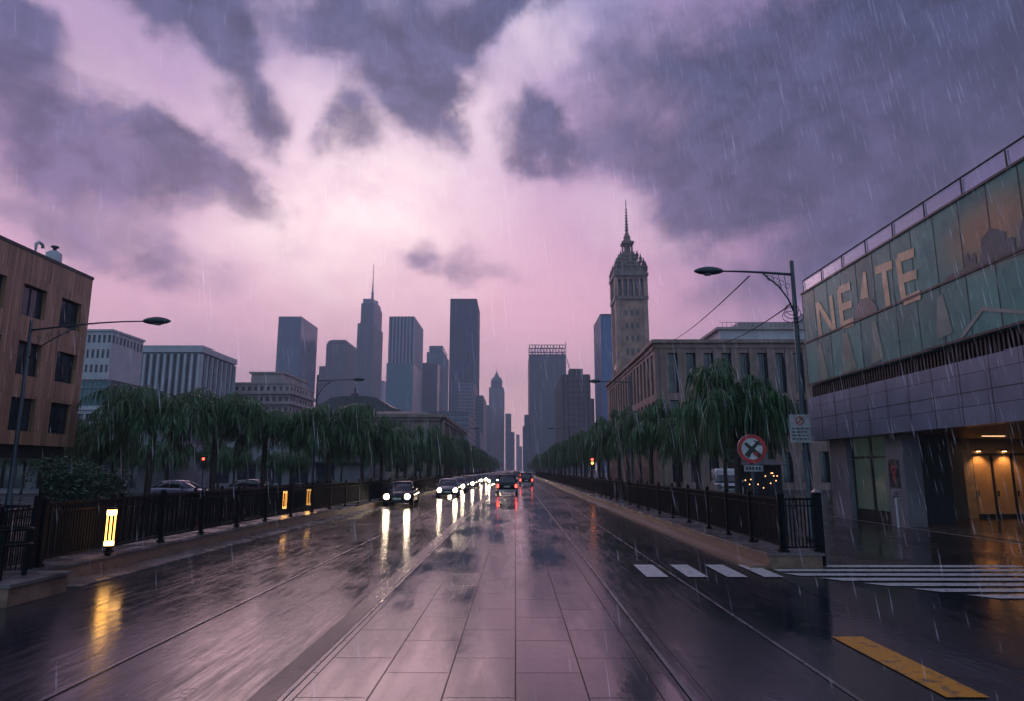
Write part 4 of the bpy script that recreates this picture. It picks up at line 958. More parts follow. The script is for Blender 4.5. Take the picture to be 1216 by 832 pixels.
for k in (-1.5, -.5, .5, 1.5):
    b.box(cx + k * hw * .36 - .25, cx + k * hw * .36 + .25, cyy - hw * 1.05, cyy - hw * .97, 8, zb0 - 3); b.box(cx - hw * 1.05, cx - hw * .97, cyy + k * hw * .36 - .25, cyy + k * hw * .36 + .25, 8, zb0 - 3)
b.build('corner_buttresses', st, t)
swm = [MB().box(-.5, .5, -.13, .13, 0, 2.4).mesh('slit_window', M['darkglass']), MB().box(-.13, .13, -.5, .5, 0, 2.4).mesh('slit_window', M['darkglass'])]; z = 12
while z < zb0 - 6:
    for k in (-1, 0, 1):
        e_ = hw * (1.06 - .08 * (z + 1.2) / zb0) + .05
        inst('slit_window', swm[0], t, (k * hw * .36, -e_, z)); inst('slit_window', swm[1], t, (-e_, k * hw * .36, z))
    z += 6
b = MB(); b.box(cx - hw * 1.12, cx + hw * 1.12, cyy - hw * 1.12, cyy + hw * 1.12, zb0, zb0 + 1.6); b.build('string_course', std, t); b = MB(); b.box(cx - hw * 1.16, cx + hw * 1.16, cyy - hw * 1.16, cyy + hw * 1.16, zb1, zb1 + 1.3); b.box(cx - hw * 1.08, cx + hw * 1.08, cyy - hw * 1.08, cyy + hw * 1.08, zb1 + 1.3, zb1 + 2.2)
b.build('cornice', std, t)
b = MB(); b.box(cx - hw * .72, cx + hw * .72, cyy - hw * .72, cyy + hw * .72, zb0 + 1.6, zb1)
b.build('belfry_core', M['darkglass'], t)
b = MB()
for s1 in (-1, 1):
    for q_ in (-.98, -.56, -.19, .19, .56, .98):
        wq = hw * (.13 if abs(q_) > .9 else .055)
        b.box(cx + q_ * hw - wq, cx + q_ * hw + wq, cyy + s1 * hw * .9 - wq, cyy + s1 * hw * .9 + wq, zb0 + 1.6, zb1)
        if abs(q_) < .9: b.box(cx + s1 * hw * .9 - wq, cx + s1 * hw * .9 + wq, cyy + q_ * hw - wq, cyy + q_ * hw + wq, zb0 + 1.6, zb1)
for q_ in (-.77, -.375, 0, .375, .77):
    for j in range(6):
        a0, a1 = math.pi * j / 6, math.pi * (j + 1) / 6; rr = hw * .15; zc = zb1 - 2.2
        for fx in (0, 1):
            P_ = lambda a, o_: (cx + q_ * hw + rr * math.cos(a), cyy - hw * .95, zc + rr * math.sin(a) + o_) if fx == 0 else (cx - hw * .95, cyy + q_ * hw + rr * math.cos(a), zc + rr * math.sin(a) + o_)
            top = lambda a: (P_(a, 0)[0], P_(a, 0)[1], zb1)
            b.quad(P_(a0, 0), P_(a1, 0), top(a1), top(a0))
b.build('belfry_arcade', st, t)
# tapering crown with pinnacles
b = MB(); z0 = zb1 + 2.2; z1 = zv(301)
prof = [(1.0, 0), (1.0, .12), (.92, .13), (.9, .27), (.97, .28), (.97, .33), (.77, .34), (.72, .53), (.8, .54), (.8, .59), (.6, .6), (.55, .77), (.62, .78), (.62, .83), (.46, .84), (.42, 1.)]
b.loft([[(cx + sx * r * hw, cyy + sy * r * hw, z0 + (z1 - z0) * z) for sx, sy in ((-1, -1), (1, -1), (1, 1), (-1, 1))] for r, z in prof]); b.build('crown', std, t)
pm_ = MB(); pm_.frus(0, 0, 0, .9, .42, .42, .36, .36); pm_.frus(0, 0, .9, 1.1, .5, .5, .5, .5); pm_.frus(0, 0, 1.1, 2.6, .36, .36, .04, .04); pm_ = pm_.mesh('pinnacle', std)
gb = MB(); gb.prism([(-1.1, -.3, 0), (1.1, -.3, 0), (1.1, -.3, 1.1), (0, -.3, 2.5), (-1.1, -.3, 1.1)], (0, .6, 0)); gb = gb.mesh('dormer', std)
for r, zf, n in ((1.02, .0, 5), (.9, .36, 4), (.74, .61, 3), (.55, .85, 3)):
    zz = z0 + (z1 - z0) * zf; big = 1.35 if r > 1 else 1.1
    for k in range(n):
        q_ = -1 + 2 * k / (n - 1)
        for px, py in {(q_ * r, -r), (q_ * r, r), (-r, q_ * r), (r, q_ * r)}:
            o = inst('pinnacle', pm_, t, (px * hw, py * hw, zz)); s_ = big * (1.35 if abs(q_) == 1 else .8); o.scale = (s_, s_, s_)
for q_ in (-.45, .45, 0):
    zz = z0 + (z1 - z0) * (.37 if q_ else .62); rr_ = .84 if q_ else .68
    inst('dormer', gb, t, (q_ * hw, -rr_ * hw, zz)); inst('dormer', gb, t, (-rr_ * hw, q_ * hw, zz), math.pi / 2)
z2 = zv(284); z3 = zv(271); z4 = zv(231); b = MB()
b.box(cx - hw * .47, cx + hw * .47, cyy - hw * .47, cyy + hw * .47, z1, z1 + 1); b.box(cx - hw * .4, cx + hw * .4, cyy - hw * .4, cyy + hw * .4, z1 + 1, z1 + 2.2); b.box(cx - hw * .41, cx + hw * .41, cyy - hw * .41, cyy + hw * .41, z2 - .6, z2 + .5)
for k in range(8):
    a = k * math.pi / 4 + math.pi / 8; b.lathe(cx + hw * .35 * math.cos(a), cyy + hw * .35 * math.sin(a), [(.34, z1 + 2.2), (.28, z1 + 2.6), (.28, z2 - 1), (.36, z2 - .6)], 6)
b.lathe(cx, cyy, [(hw * .2, z1 + 2.2), (hw * .2, z2 - .6)], 8); b.build('lantern', std, t)
for k in range(0):
    a = math.pi / 4 + k * math.pi / 2; o = inst('pinnacle', pm_, t, (hw * .56 * math.cos(a), hw * .56 * math.sin(a), z2 + .5)); o.scale = (.7, .7, .8)
b = MB(); b.lathe(cx, cyy, [(hw * .36, z2 + .5), (hw * .3, z2 + 1.4), (hw * .26, z2 + 1.5), (hw * .22, z2 + 2.8), (hw * .25, z2 + 2.9), (hw * .25, z2 + 3.2), (hw * .14, z3 - .8), (hw * .17, z3 - .6), (hw * .1, z3)], 8)
pr_ = [(hw * .1, z3)]; nn = 8
for k in range(nn):
    za = z3 + (z4 - z3) * .72 * (k + 1) / nn; r = hw * .1 * (1 - (k + 1) / nn * .72); pr_ += [(r, za - .55), (r + .34, za - .3), (r + .34, za), (r, za + .1)]
pr_ += [(.22, z4)]
b.lathe(cx, cyy, pr_, 8); b.build('spire', std, t)

# left blocks
wg = clad('pale_grid_wall', (.36, .34, .4), (.4, .37, .43), 3, 3.4, .05, rough=.5, dark=.7)
def low(name, label, u0, uc, u2, vt, Y, m, rows, cols_n, ww=.6, side_rows=None, side_cols=6, zlo=.2):
    a, c_ = atY(u0, vt, Y), atY(uc, vt, Y); x0, x1, H = a.x, c_.x, c_.z
    Dp = Y * ((uc - 612) / (u2 - 612) - 1) if u2 > uc else 20
    t = thing(name, ((x0 + x1) / 2, Y, 0), label, 'building'); W = x1 - x0
    fh = (H * (1 - zlo)) / rows
    hs = []
    for r_ in range(rows):
        for k in range(cols_n):
            s = W / cols_n; hs.append((round(k * s + s * (1 - ww) / 2, 3), round(k * s + s * (1 + ww) / 2, 3), round(H - (r_ + .78) * fh, 3), round(H - (r_ + .25) * fh, 3)))
    b = MB(); wall_holes(b, (x0, Y, 0), (1, 0, 0), W, 0, H, hs, .35)
    sh = []
    sr = rows if side_rows is None else side_rows
    for r_ in range(sr):
        for k in range(side_cols):
            s = Dp / side_cols; sh.append((round(k * s + s * (1 - ww) / 2, 3), round(k * s + s * (1 + ww) / 2, 3), round(H - (r_ + .78) * fh, 3), round(H - (r_ + .25) * fh, 3)))
    wall_holes(b, (x1, Y, 0), (0, 1, 0), Dp, 0, H, sh, .35)
    b.quad((x0, Y, H), (x1, Y, H), (x1, Y + Dp, H), (x0, Y + Dp, H)); b.quad((x0, Y, 0), (x0, Y, H), (x0, Y + Dp, H), (x0, Y + Dp, 0)); b.quad((x0, Y + Dp, 0), (x0, Y + Dp, H), (x1, Y + Dp, H), (x1, Y + Dp, 0))
    b.build('wall', m, t)
    windows(t, (x0, Y, 0), (1, 0, 0), hs[:70], .35, .1, 0, WGL); windows(t, (x1, Y, 0), (0, 1, 0), sh[:100 - min(70, len(hs))], .35, .1, 0, WGL)
    b = MB(); b.box(x0 - .3, x1 + .3, Y - .3, Y + Dp + .3, H + .003, H + .5); b.build('roof_edge', m, t)
    return t, x0, x1, Y, Dp, H
WGL = glassy('blue_grey_window', (.06, .07, .1), .15)
low('white_building', 'pale tall block with a blank side wall behind the timber building', 92, 134, 172, 394, 150, M['white_wall'], 8, 7, .55, side_rows=1, side_cols=9)
t, x0, x1, Y, Dp, H = low('finned_building', 'pale building with tall dark glazing between thin white fins', 166, 238, 278, 420, 190, glassy('blue_fin_glass', (.05, .065, .1), .15), 1, 1, .2, side_rows=0)
b = MB(); n = 9
for k in range(n + 1): x = x0 + k * (x1 - x0) / n; b.box(x - .35, x + .35, Y - .9, Y - .01, 0, H)
for k in range(8): y = Y + k * Dp / 7; b.box(x1 + .01, x1 + .9, y - .35, y + .35, 0, H)
b.box(x0 - .5, x1 + 1, Y - 1.0, Y + Dp + .5, H + .503, H + 2.2); b.build('white_fins', M['white_wall'], t)
t, x0, x1, Y, Dp, H = block('glass_building', 'low teal glass building below the pale tall block', 'building', 78, 131, 195, 452, 112, M['teal'], floor=(3.2, .25, .15), finm=mat('teal_band', (.1, .15, .17), .3), fin=(1.6, .12, .12))
low('office_block', 'low pale building with ribbon windows just past the timber building', 70, 132, 168, 486, 90, M['white_wall'], 4, 6, .8, side_cols=5)
t, x0, x1, Y, Dp, H = low('apartment_building', 'cream stone building with stacked balcony bands behind the palace', 278, 345, 373, 455, 220, M['cream'], 7, 9, .5, side_cols=8)
b = MB(); fh = H * .8 / 7
for r_ in range(7): z = H - r_ * fh - fh * .92; b.box(x0 - .2, x1 + 1.2, Y - 1.2, Y + Dp, z - .25, z + .8)
b.build('balcony_bands', M['cream'], t)
b = MB(); b.box(x0 + 4, x1 - 4, Y + 4, Y + 30, H + .503, H + 4); b.box(x0 + 3.4, x1 - 3.4, Y + 3.4, Y + 30, H + 4.003, H + 4.6); b.build('penthouse', M['cream'], t)
block('apartment_block', 'plain grey apartment block low behind the cream building', 'building', 255, 300, 318, 462, 300, gr1, floor=(3.5, 1, .3), finm=fingrey)

# dark ground floor blocks that close the view behind the trees
for i, (x0, x1, y0, y1, h, lab) in enumerate([(-62, -33, 66, 74, 6.5, 'low dark shop building behind the parked cars at the timber building side'), (-46, -20, 92, 104, 6.0, 'low dark building behind the trees before the palace')]):
    t = thing('shop_building', ((x0 + x1) / 2, y0, 0), lab, 'building')
    b = MB(); hs = [(round(.8 + k * 3.6, 3), round(.8 + k * 3.6 + 2.6, 3), .4, 2.9) for k in range(int((x1 - x0 - 1) / 3.6))]
    wall_holes(b, (x0, y0, 0), (1, 0, 0), x1 - x0, 0, h, hs, .3); b.quad((x1, y0, 0), (x1, y1, 0), (x1, y1, h), (x1, y0, h)); b.quad((x0, y0, h), (x1, y0, h), (x1, y1, h), (x0, y1, h))
    b.build('wall', M['conc'], t); windows(t, (x0, y0, 0), (1, 0, 0), hs, .3, .1, 1)
    b = MB(); b.box(x0, x1, y0 - 1.2, y0 - .003, 3.1, 3.35); b.build('canopy', M['roof'], t)

# ------------------------------------------------------------------ trees
def make_crown(seed, spread=2.7, top=6.9, base_z=4.3, nf=64, droop=1.0, hang=1.6):
    rnd = random.Random(seed); b = MB(); V, Fc = b.v, b.f
    centers = [(0, 0, 0)] + [(math.cos(a) * spread * .36, math.sin(a) * spread * .36, -.25) for a in [k * 2.1 + rnd.random() for k in range(3)]]
    for i in range(nf):
        cx_, cy_, cz_ = centers[rnd.randrange(4)]
        a = rnd.uniform(0, 2 * math.pi); L = spread * rnd.uniform(.55, 1.0); rise = (top - base_z) * rnd.uniform(.45, 1.0)
        px, py, pz = cx_, cy_, base_z + rise * .35 + cz_
        upr = rnd.random() < .3
        if upr: rise *= 1.3; L *= .8
        N = 20; prev = None; curv = rnd.uniform(-.3, .3)
        for k in range(N):
            s = k / (N - 1); aa = a + curv * s; rr = L * (s ** .85) * .95
            x = px + math.cos(aa) * rr; y = py + math.sin(aa) * rr
            z = pz + rise * (math.sin(min(1., s * 1.5) * math.pi / 2) * .72) - droop * (1.1 if upr else 1.9) * max(0, s - .38) ** 1.6
            if prev:
                wv_ = .025 * (1 - s * .7); n_ = (-math.sin(aa) * wv_, math.cos(aa) * wv_)
                q0 = len(V); V.extend([(prev[0] - n_[0], prev[1] - n_[1], prev[2]), (prev[0] + n_[0], prev[1] + n_[1], prev[2]), (x + n_[0], y + n_[1], z), (x - n_[0], y - n_[1], z)]); Fc.append((q0, q0 + 1, q0 + 2, q0 + 3))
            prev = (x, y, z)
            if k < 2: continue
            for sd_ in (-1, 1, -1, 1):
                la = aa + sd_ * rnd.uniform(.7, 1.5); Lh = hang * rnd.uniform(.3, 1.15) * (.45 + .75 * s) * (.5 if upr else 1); out = rnd.uniform(.15, .5)
                w0 = rnd.uniform(.022, .04); ca, sa = math.cos(la), math.sin(la)
                ta = rnd.uniform(0, math.pi); tx, ty = math.cos(ta) * w0, math.sin(ta) * w0
                up = rnd.uniform(.0, .22)
                p0 = (x, y, z); p1 = (x + ca * out * .6, y + sa * out * .6, z + up - Lh * .12); p2 = (x + ca * out, y + sa * out, z - Lh * .5); p3 = (x + ca * out * 1.05 + .05, y + sa * out * 1.05, z - Lh)
                q0 = len(V)
                for (A, B_, C_), wk in zip((p0, p1, p2, p3), (.5, 1., .9, .15)):
                    V.append((A - tx * wk, B_ - ty * wk, C_)); V.append((A + tx * wk, B_ + ty * wk, C_))
                Fc.append((q0, q0 + 1, q0 + 3, q0 + 2)); Fc.append((q0 + 2, q0 + 3, q0 + 5, q0 + 4)); Fc.append((q0 + 4, q0 + 5, q0 + 7, q0 + 6))
    return b
def make_palm(seed, L0=2.6, z0=5.0, nf=34, hang=1.0):
    rnd = random.Random(seed); b = MB(); V, Fc = b.v, b.f
    for i in range(nf):
        a = i * 2.399 + rnd.uniform(-.2, .2); tier = i / nf; L = L0 * rnd.uniform(.85, 1.1); el0 = R(72 - 62 * tier + rnd.uniform(-8, 8))
        x = y = 0.; z = z0 + rnd.uniform(0, .3); N = 26; ang = el0; step = L * 1.28 / N; aa = a
        for k in range(N):
            s = k / (N - 1); ang -= (.055 + .05 * s) * rnd.uniform(.9, 1.1) * (1 if ang > -1.25 else 0); aa += rnd.uniform(-.02, .02)
            nx, ny, nz = x + math.cos(aa) * math.cos(ang) * step, y + math.sin(aa) * math.cos(ang) * step, z + math.sin(ang) * step
            wv_ = .03 * (1 - s * .75); n_ = (-math.sin(aa) * wv_, math.cos(aa) * wv_)
            q0 = len(V); V.extend([(x - n_[0], y - n_[1], z), (x + n_[0], y + n_[1], z), (nx + n_[0], ny + n_[1], nz), (nx - n_[0], ny - n_[1], nz)]); Fc.append((q0, q0 + 1, q0 + 2, q0 + 3))
            x, y, z = nx, ny, nz
            if k < 3: continue
            for sd_ in (-1, 1, -1, 1):
                la = aa + sd_ * rnd.uniform(.9, 1.4); Lh = hang * rnd.uniform(.6, 1.15) * (.5 + .8 * math.sin(math.pi * min(1, s + .12))); out = Lh * rnd.uniform(.3, .55)
                w0 = rnd.uniform(.018, .032); ca, sa = math.cos(la), math.sin(la); ta = rnd.uniform(0, math.pi); tx, ty = math.cos(ta) * w0, math.sin(ta) * w0
                q0 = len(V)
                for (A, B_, C_), wk in zip(((x, y, z), (x + ca * out * .6, y + sa * out * .6, z - Lh * .12), (x + ca * out, y + sa * out, z - Lh * .55), (x + ca * out * 1.08, y + sa * out * 1.08, z - Lh)), (.5, 1., .9, .12)):
                    V.append((A - tx * wk, B_ - ty * wk, C_)); V.append((A + tx * wk, B_ + ty * wk, C_))
                Fc.append((q0, q0 + 1, q0 + 3, q0 + 2)); Fc.append((q0 + 2, q0 + 3, q0 + 5, q0 + 4)); Fc.append((q0 + 4, q0 + 5, q0 + 7, q0 + 6))
    return b
def make_palm_trunk(seed, h=5.15):
    rnd = random.Random(seed); b = MB(); pts = [(0, 0, 0)]; x = y = 0
    for k in range(1, 15): x += rnd.uniform(-.03, .03); y += rnd.uniform(-.03, .03); pts.append((x * (1 - k / 15), y * (1 - k / 15), h * k / 14))
    b.tube(pts, [.24, .2, .17] + [.15 + .012 * (k % 2) for k in range(10)] + [.17, .12], 10); return b
def make_trunk(seed, h=4.6):
    rnd = random.Random(seed); b = MB(); pts = [(0, 0, 0)]; x = y = 0
    for k in range(1, 7): x += rnd.uniform(-.07, .07); y += rnd.uniform(-.07, .07); pts.append((x, y, h * k / 6))
    b.tube(pts, [.24, .19, .17, .155, .145, .135, .1], 9)
    for k in range(5):
        a = k * 1.26 + rnd.random(); r = rnd.uniform(.7, 1.3); z0 = h * rnd.uniform(.6, .85)
        b.tube([(x * .7, y * .7, z0), (x + math.cos(a) * r * .5, y + math.sin(a) * r * .5, z0 + .8), (x + math.cos(a) * r, y + math.sin(a) * r, z0 + 1.7)], [.08, .055, .02], 6)
    return b
CR = [make_crown(11 + i, spread=(2.7, 3.0, 2.4, 2.8, 2.5, 3.0)[i], top=(6.9, 6.6, 7.3, 6.8, 7.1, 6.7)[i], nf=(54, 60, 42, 58, 46, 52)[i], droop=(1., .8, 1.2, .9, 1.3, 1.)[i], hang=(1.7, 1.9, 1.4, 1.8, 1.5, 2.0)[i]).mesh('crown', M['leaf']) for i in range(6)]
CP_ = [make_palm(41 + i, (2.5, 2.75, 2.6)[i], nf=(34, 30, 38)[i], hang=(1.0, 1.15, .95)[i]).mesh('crown', M['leaf']) for i in range(3)]
TP = [make_palm_trunk(61 + i).mesh('trunk', M['bark'], smooth=True) for i in range(2)]
TR = [make_trunk(21 + i).mesh('trunk', M['bark'], smooth=True) for i in range(3)]
rnd = random.Random(7)
def tree(x, y, s, label, group, palm=False):
    t = thing('weeping_tree', (x, y, 0), label, 'tree', group, rnd.uniform(0, 6.28)); t.scale = (s * rnd.uniform(.92, 1.1), s * rnd.uniform(.92, 1.1), s * rnd.uniform(.93, 1.08))
    inst('trunk', rnd.choice(TP if palm else TR), t); inst('crown', rnd.choice(CP_ if palm else CR), t)
ordn = ['second', 'third', 'fourth', 'fifth', 'sixth', 'seventh', 'eighth', 'ninth', 'tenth']
GR = 'weeping trees in the row on the mural building side'
tree(10.1, 30.5, 1.02, 'big weeping tree right behind the round prohibition sign', GR)
y = 36.5
for k in range(62):
    xx = 9.9 + rnd.uniform(-.3, .3)
    lab = ('weeping tree, %s along the fence row counting from the prohibition sign' % ordn[k]) if k < 9 else 'weeping tree in the distant run of the row beyond the brown office corner'
    tree(xx, y, rnd.uniform(.84, 1.1) * (1 if k < 25 else .97), lab, GR, palm=k in (0, 2, 5, 8, 12)); y += rnd.uniform(5.0, 6.0)
GL = 'weeping trees in the row on the palace side'
y = 52
for k in range(60):
    xx = -11.1 + rnd.uniform(-.3, .3) + (.0 if y > 60 else -.6)
    lab = ('weeping tree, %s along the palace row counting from the slim lamp' % ordn[k]) if k < 9 else 'weeping tree in the far run of the row behind the oncoming cars'
    tree(xx, y, rnd.uniform(.84, 1.1), lab, GL, palm=k in (1, 2, 4, 7, 11)); y += rnd.uniform(5.0, 6.0)
GP = 'arching trees behind the fence with amber lights'
for x, y, s, lab in ((-20.2, 37.2, 1.08, 'tall arching palm-like tree nearest the timber-clad building'), (-18.6, 41.5, 1.1, 'arching palm-like tree, second from the timber-clad building'), (-17.2, 46.0, 1.05, 'arching palm-like tree between the close amber lights and the slim lamp'), (-12.8, 46.2, 1.05, 'full palm-like tree just past the slim street lamp'), (-26.2, 42.5, .72, 'darker drooping tree beside the round bush and the timber building'), (-16.5, 60, .85, 'drooping tree set back behind the slim street lamp')):
    tree(x, y, s, lab, GP, palm=(x < -12 and y < 47 and x > -25))
GD = 'dark trees closing the view behind the parked cars'
for k, (x, y) in enumerate(((-30, 58), (-35, 60), (-40, 62), (-25.5, 61), (-29, 66), (-22, 66), (-19, 74), (-46, 63), (-27, 75), (-17.5, 84), (-16.8, 96), (-33, 64))):
    tree(x, y, rnd.uniform(.6, .74), 'dark drooping tree in the hazy group behind the parked cars and the kiosk', GD)
GB = 'background trees behind the mural side row'
for x, y, s, lab in ((14.6, 47, .92, 'drooping tree set back next to the white van'), (19, 60, .85, 'drooping tree set back before the brown office windows'), (13.5, 38.5, .8, 'smaller drooping tree behind the big tree at the sign')):
    tree(x, y, s, lab, GB)

# round bush
def bush(x, y, r, h, label, n=5200, seed=1):
    rr = random.Random(seed); b = MB(); t = thing('bush', (x, y, 0), label, 'bush')
    lobes = [(rr.uniform(-.45, .45) * r, rr.uniform(-.45, .45) * r, rr.uniform(.35, .75) * h, rr.uniform(.4, .62) * r) for _ in range(11)]
    for _ in range(n):
        lx, ly, lz, lr = rr.choice(lobes); v = Vector((rr.gauss(0, 1), rr.gauss(0, 1), rr.gauss(0, 1))).normalized() * lr * rr.uniform(.6, 1.12)
        p = Vector((x + lx, y + ly, max(.15, lz + v.z * .9))) + Vector((v.x, v.y, 0)); a = Vector((rr.gauss(0, 1), rr.gauss(0, 1), rr.gauss(0, .6))).normalized(); c_ = a.cross(Vector((rr.gauss(0, 1), rr.gauss(0, 1), 1))).normalized(); s = rr.uniform(.06, .12)
        b.quad(p - a * s, p + c_ * s * .45, p + a * s, p - c_ * s * .45)
    b.build('leaves', M['bushleaf'], t)
    b = MB()
    for k in range(7): a = k * .9; b.tube([(x, y, 0), (x + math.cos(a) * r * .2, y + math.sin(a) * r * .2, h * .35), (x + math.cos(a) * r * .5, y + math.sin(a) * r * .5, h * .7)], [.05, .035, .015], 5)
    b.build('stems', M['bark'], t)
bush(-21.2, 32.5, 1.9, 2.9, 'round dark green bush between the near lamp post and the trees')
bush(-23.6, 38.5, 1.5, 2.3, 'smaller dark bush tucked against the timber building corner', 3000, 2)
# hedge-like undergrowth (things countable are few): clipped shrubs behind the fences
for k in range(7):
    bush(-13.6 - (k % 2) * 1.6, 47 + k * 7.5, 1.3, 1.5, 'low shrub, %s of those under the palace-side trees from the slim lamp' % ['first'] [0] if k == 0 else 'low shrub, %s of those under the palace-side trees from the slim lamp' % ordn[k - 1], 900, 30 + k)

# ------------------------------------------------------------------ vehicles
tyre = mat('tyre', (.015, .015, .016), .7); rim = mat('wheel_rim', (.3, .3, .32), .3, .8); cg = glassy('car_glass', (.02, .022, .028), .05)
plate_m = mat('number_plate', (.6, .58, .55), .4); blackp = mat('black_trim', (.012, .012, .013), .45)
hl = emit('headlight_glow', (1, .8, .55), 85); hring = emit('headlight_ring_glow', (1, .62, .3), 1.6); tl = emit('tail_light_glow', (1, .05, .035), 9); dimh = mat('unlit_lamp', (.4, .4, .42), .15)  # the ring round each headlight emits amber to imitate the lamp's glow
def paint(name, c): return mat(name, c, .18, .35, var=.06, vs=2)
def sect(y, hw_, z0, z1, r=.12):
    return [(-hw_ + r, y, z0), (hw_ - r, y, z0), (hw_, y, z0 + r), (hw_ * 1.0, y, z1 - r * 1.4), (hw_ - r * .7, y, z1), (-hw_ + r * .7, y, z1), (-hw_, y, z1 - r * 1.4), (-hw_, y, z0 + r)]
def make_car(kind, body_m, label, lights=True, tail=True, loc=(0, 0, 0), rz=0, group=None, name='car'):
    t = thing(name, (0, 0, 0), label, 'car', group)
    if kind == 'sedan': L, W, S, Rf = 4.5, .88, .92, 1.44; st_ = [(-2.25, .74, .32, .62), (-2.15, .82, .24, .74), (-1.5, .88, .2, .86), (-.8, .89, .2, .93), (1.2, .89, .2, .96), (1.9, .87, .22, .95), (2.2, .8, .28, .88), (2.25, .74, .34, .8)]; cab = [(-1.0, .8, .8, .91), (-.3, .76, .62, 1.36), (.35, .76, .61, 1.44), (1.1, .76, .6, 1.38), (1.75, .79, .76, .94)]
    elif kind == 'suv': L, W, S, Rf = 4.6, .93, 1.05, 1.74; st_ = [(-2.3, .8, .4, .78), (-2.2, .9, .3, .95), (-1.5, .94, .26, 1.03), (-.9, .95, .26, 1.08), (1.8, .95, .26, 1.12), (2.2, .92, .3, 1.1), (2.3, .88, .36, 1.04)]; cab = [(-1.15, .86, .84, 1.05), (-.45, .84, .7, 1.62), (.3, .84, .7, 1.74), (1.7, .84, .7, 1.7), (2.18, .86, .8, 1.1)]
    else: L, W, S, Rf = 5.0, .98, 1.25, 2.25; st_ = [(-2.5, .85, .4, .9), (-2.4, .95, .3, 1.1), (-1.6, .98, .28, 1.25), (2.3, .98, .28, 1.3), (2.5, .95, .34, 1.3)]; cab = [(-1.75, .93, .9, 1.22), (-1.05, .92, .82, 2.1), (-.6, .92, .82, 2.25), (2.3, .92, .84, 2.22), (2.46, .93, .88, 1.3)]
    b = MB(); b.loft([sect(*s_) for s_ in st_]); b.build('body', body_m, t, True)
    # roof shell and glasshouse
    g = MB(); g.loft([[(-w0, y, S - .02), (w0, y, S - .02), (w1, y, z), (-w1, y, z)] for y, w0, w1, z in cab]); g.build('glasshouse', cg if kind != 'van' else body_m, t, True)
    r_ = MB(); r_.loft([[(-w1 - .01, y, z - .03), (w1 + .01, y, z - .03), (w1 - .08, y, z + .035), (-w1 + .08, y, z + .035)] for y, w0, w1, z in cab[1:-1]])
    for sx in (-1, 1):
        for i in range(len(cab) - 1):
            (ya, wa, ua, za), (yb, wb, ub, zb_) = cab[i], cab[i + 1]
            if i in (0, len(cab) - 2): r_.tube([(sx * ua, ya, za), (sx * ub, yb, zb_)], .04, 5)
        yb = cab[2][0]; r_.tube([(sx * (cab[2][1] + .01), yb, S), (sx * (cab[2][2] + .01), yb, cab[2][3])], .035, 5)
    r_.build('roof', body_m, t, True)
    if kind == 'van':
        b = MB(); (ya, wa, ua, za), (yb, wb, ub, zb_) = cab[0], cab[1]
        b.quad((-ua * .9, ya - .03, za + .1), (ua * .9, ya - .03, za + .1), (ub * .92, yb - .05, zb_ - .12), (-ub * .92, yb - .05, zb_ - .12)); b.build('windscreen', cg, t)
    for sx in (-1, 1):
        for y in (-L / 2 + .85, L / 2 - .85):
            b = MB(); b.disc((sx * (W - .2), y, .33), (sx, 0, 0), (0, 0, 1), .33, 20, .23, .2); wh = b.build('wheel', tyre, t)
            b = MB(); b.disc((sx * (W - .16), y, .33), (sx, 0, 0), (0, 0, 1), .2, 14, .17); b.build('rim', rim, wh)
        b = MB(); b.box(sx * (W + .02) - .1, sx * (W + .02) + .1, cab[0][0] + .3, cab[0][0] + .42, S + .02, S + .16); b.build('mirror', body_m, t)
    zh = st_[1][3] - .14
    for sx in (-1, 1):
        b = MB(); b.disc((sx * (st_[0][1] - .12), -L / 2 - .012, zh), (0, 1, 0), (0, 0, 1), .155 if lights else .12, 14, .05); hp = b.build('headlight', hl if lights else dimh, t); b = MB(); b.disc((sx * (st_[0][1] - .12), -L / 2 - .07, zh), (0, 1, 0), (0, 0, 1), .185, 16, .2, .16); b.build('reflector_ring', hring if lights else blackp, hp)  # added collar shields side light; when lit, its amber emission imitates glow
        b = MB(); x_ = sx * (st_[-1][1] - .08); b.box(x_ - .08, x_ + .08, L / 2 - .04, L / 2 + .025, st_[-1][3] - .42, st_[-1][3] - .12); b.build('tail_light', tl if tail else mat('dim_tail', (.3, .02, .02), .3), t)
    b = MB(); b.box(-.42, .42, -L / 2 - .03, -L / 2 + .05, zh - .12, zh + .06); b.build('grille', blackp, t)
    b = MB(); b.box(-.26, .26, -L / 2 - .045, -L / 2 - .032, .42, .53); b.build('number_plate', plate_m, t)
    b = MB(); b.box(-W + .1, W - .1, -L / 2 - .03, -L / 2 + .1, .26, .4); b.build('bumper', blackp, t)
    b = MB(); b.box(-W + .1, W - .1, L / 2 - .1, L / 2 + .05, .32, .46); b.build('bumper', blackp if kind != 'suv' else mat('bumper_painted_reflection', (.4, .39, .42), .3, .4), t)  # estate bumper is pale: a white reflection put into its colour
    b = MB(); b.box(-.26, .26, L / 2 + .001, L / 2 + .035, .66, .78); b.build('number_plate', plate_m, t)
    return t
cdark = paint('dark_blue_grey_paint', (.03, .033, .045)); csil = paint('silver_paint', (.22, .21, .24)); cblk = paint('black_paint', (.012, .012, .015)); cwht = paint('white_paint_car', (.5, .5, .53)); clil = paint('lilac_grey_paint', (.2, .19, .27)); cred = paint('dark_red_paint', (.12, .02, .03))
c1_ = make_car('sedan', cblk, 'dark car with bright headlights, nearest on the fence side'); c1_.location = (-7.45 + .95, 42.8, .02); c1_.rotation_euler.z = R(2)
c1_.location.x = -7.15
c2_ = make_car('sedan', csil, 'silver grey sedan with headlights on, second in the oncoming traffic'); c2_.location = (-5.5, 55.5, .02); c2_.rotation_euler.z = R(4)
suv = make_car('suv', cblk, 'dark estate car driving away with red tail lights glowing', lights=False); suv.location = (-.75, 62, .02); suv.rotation_euler.z = R(180)
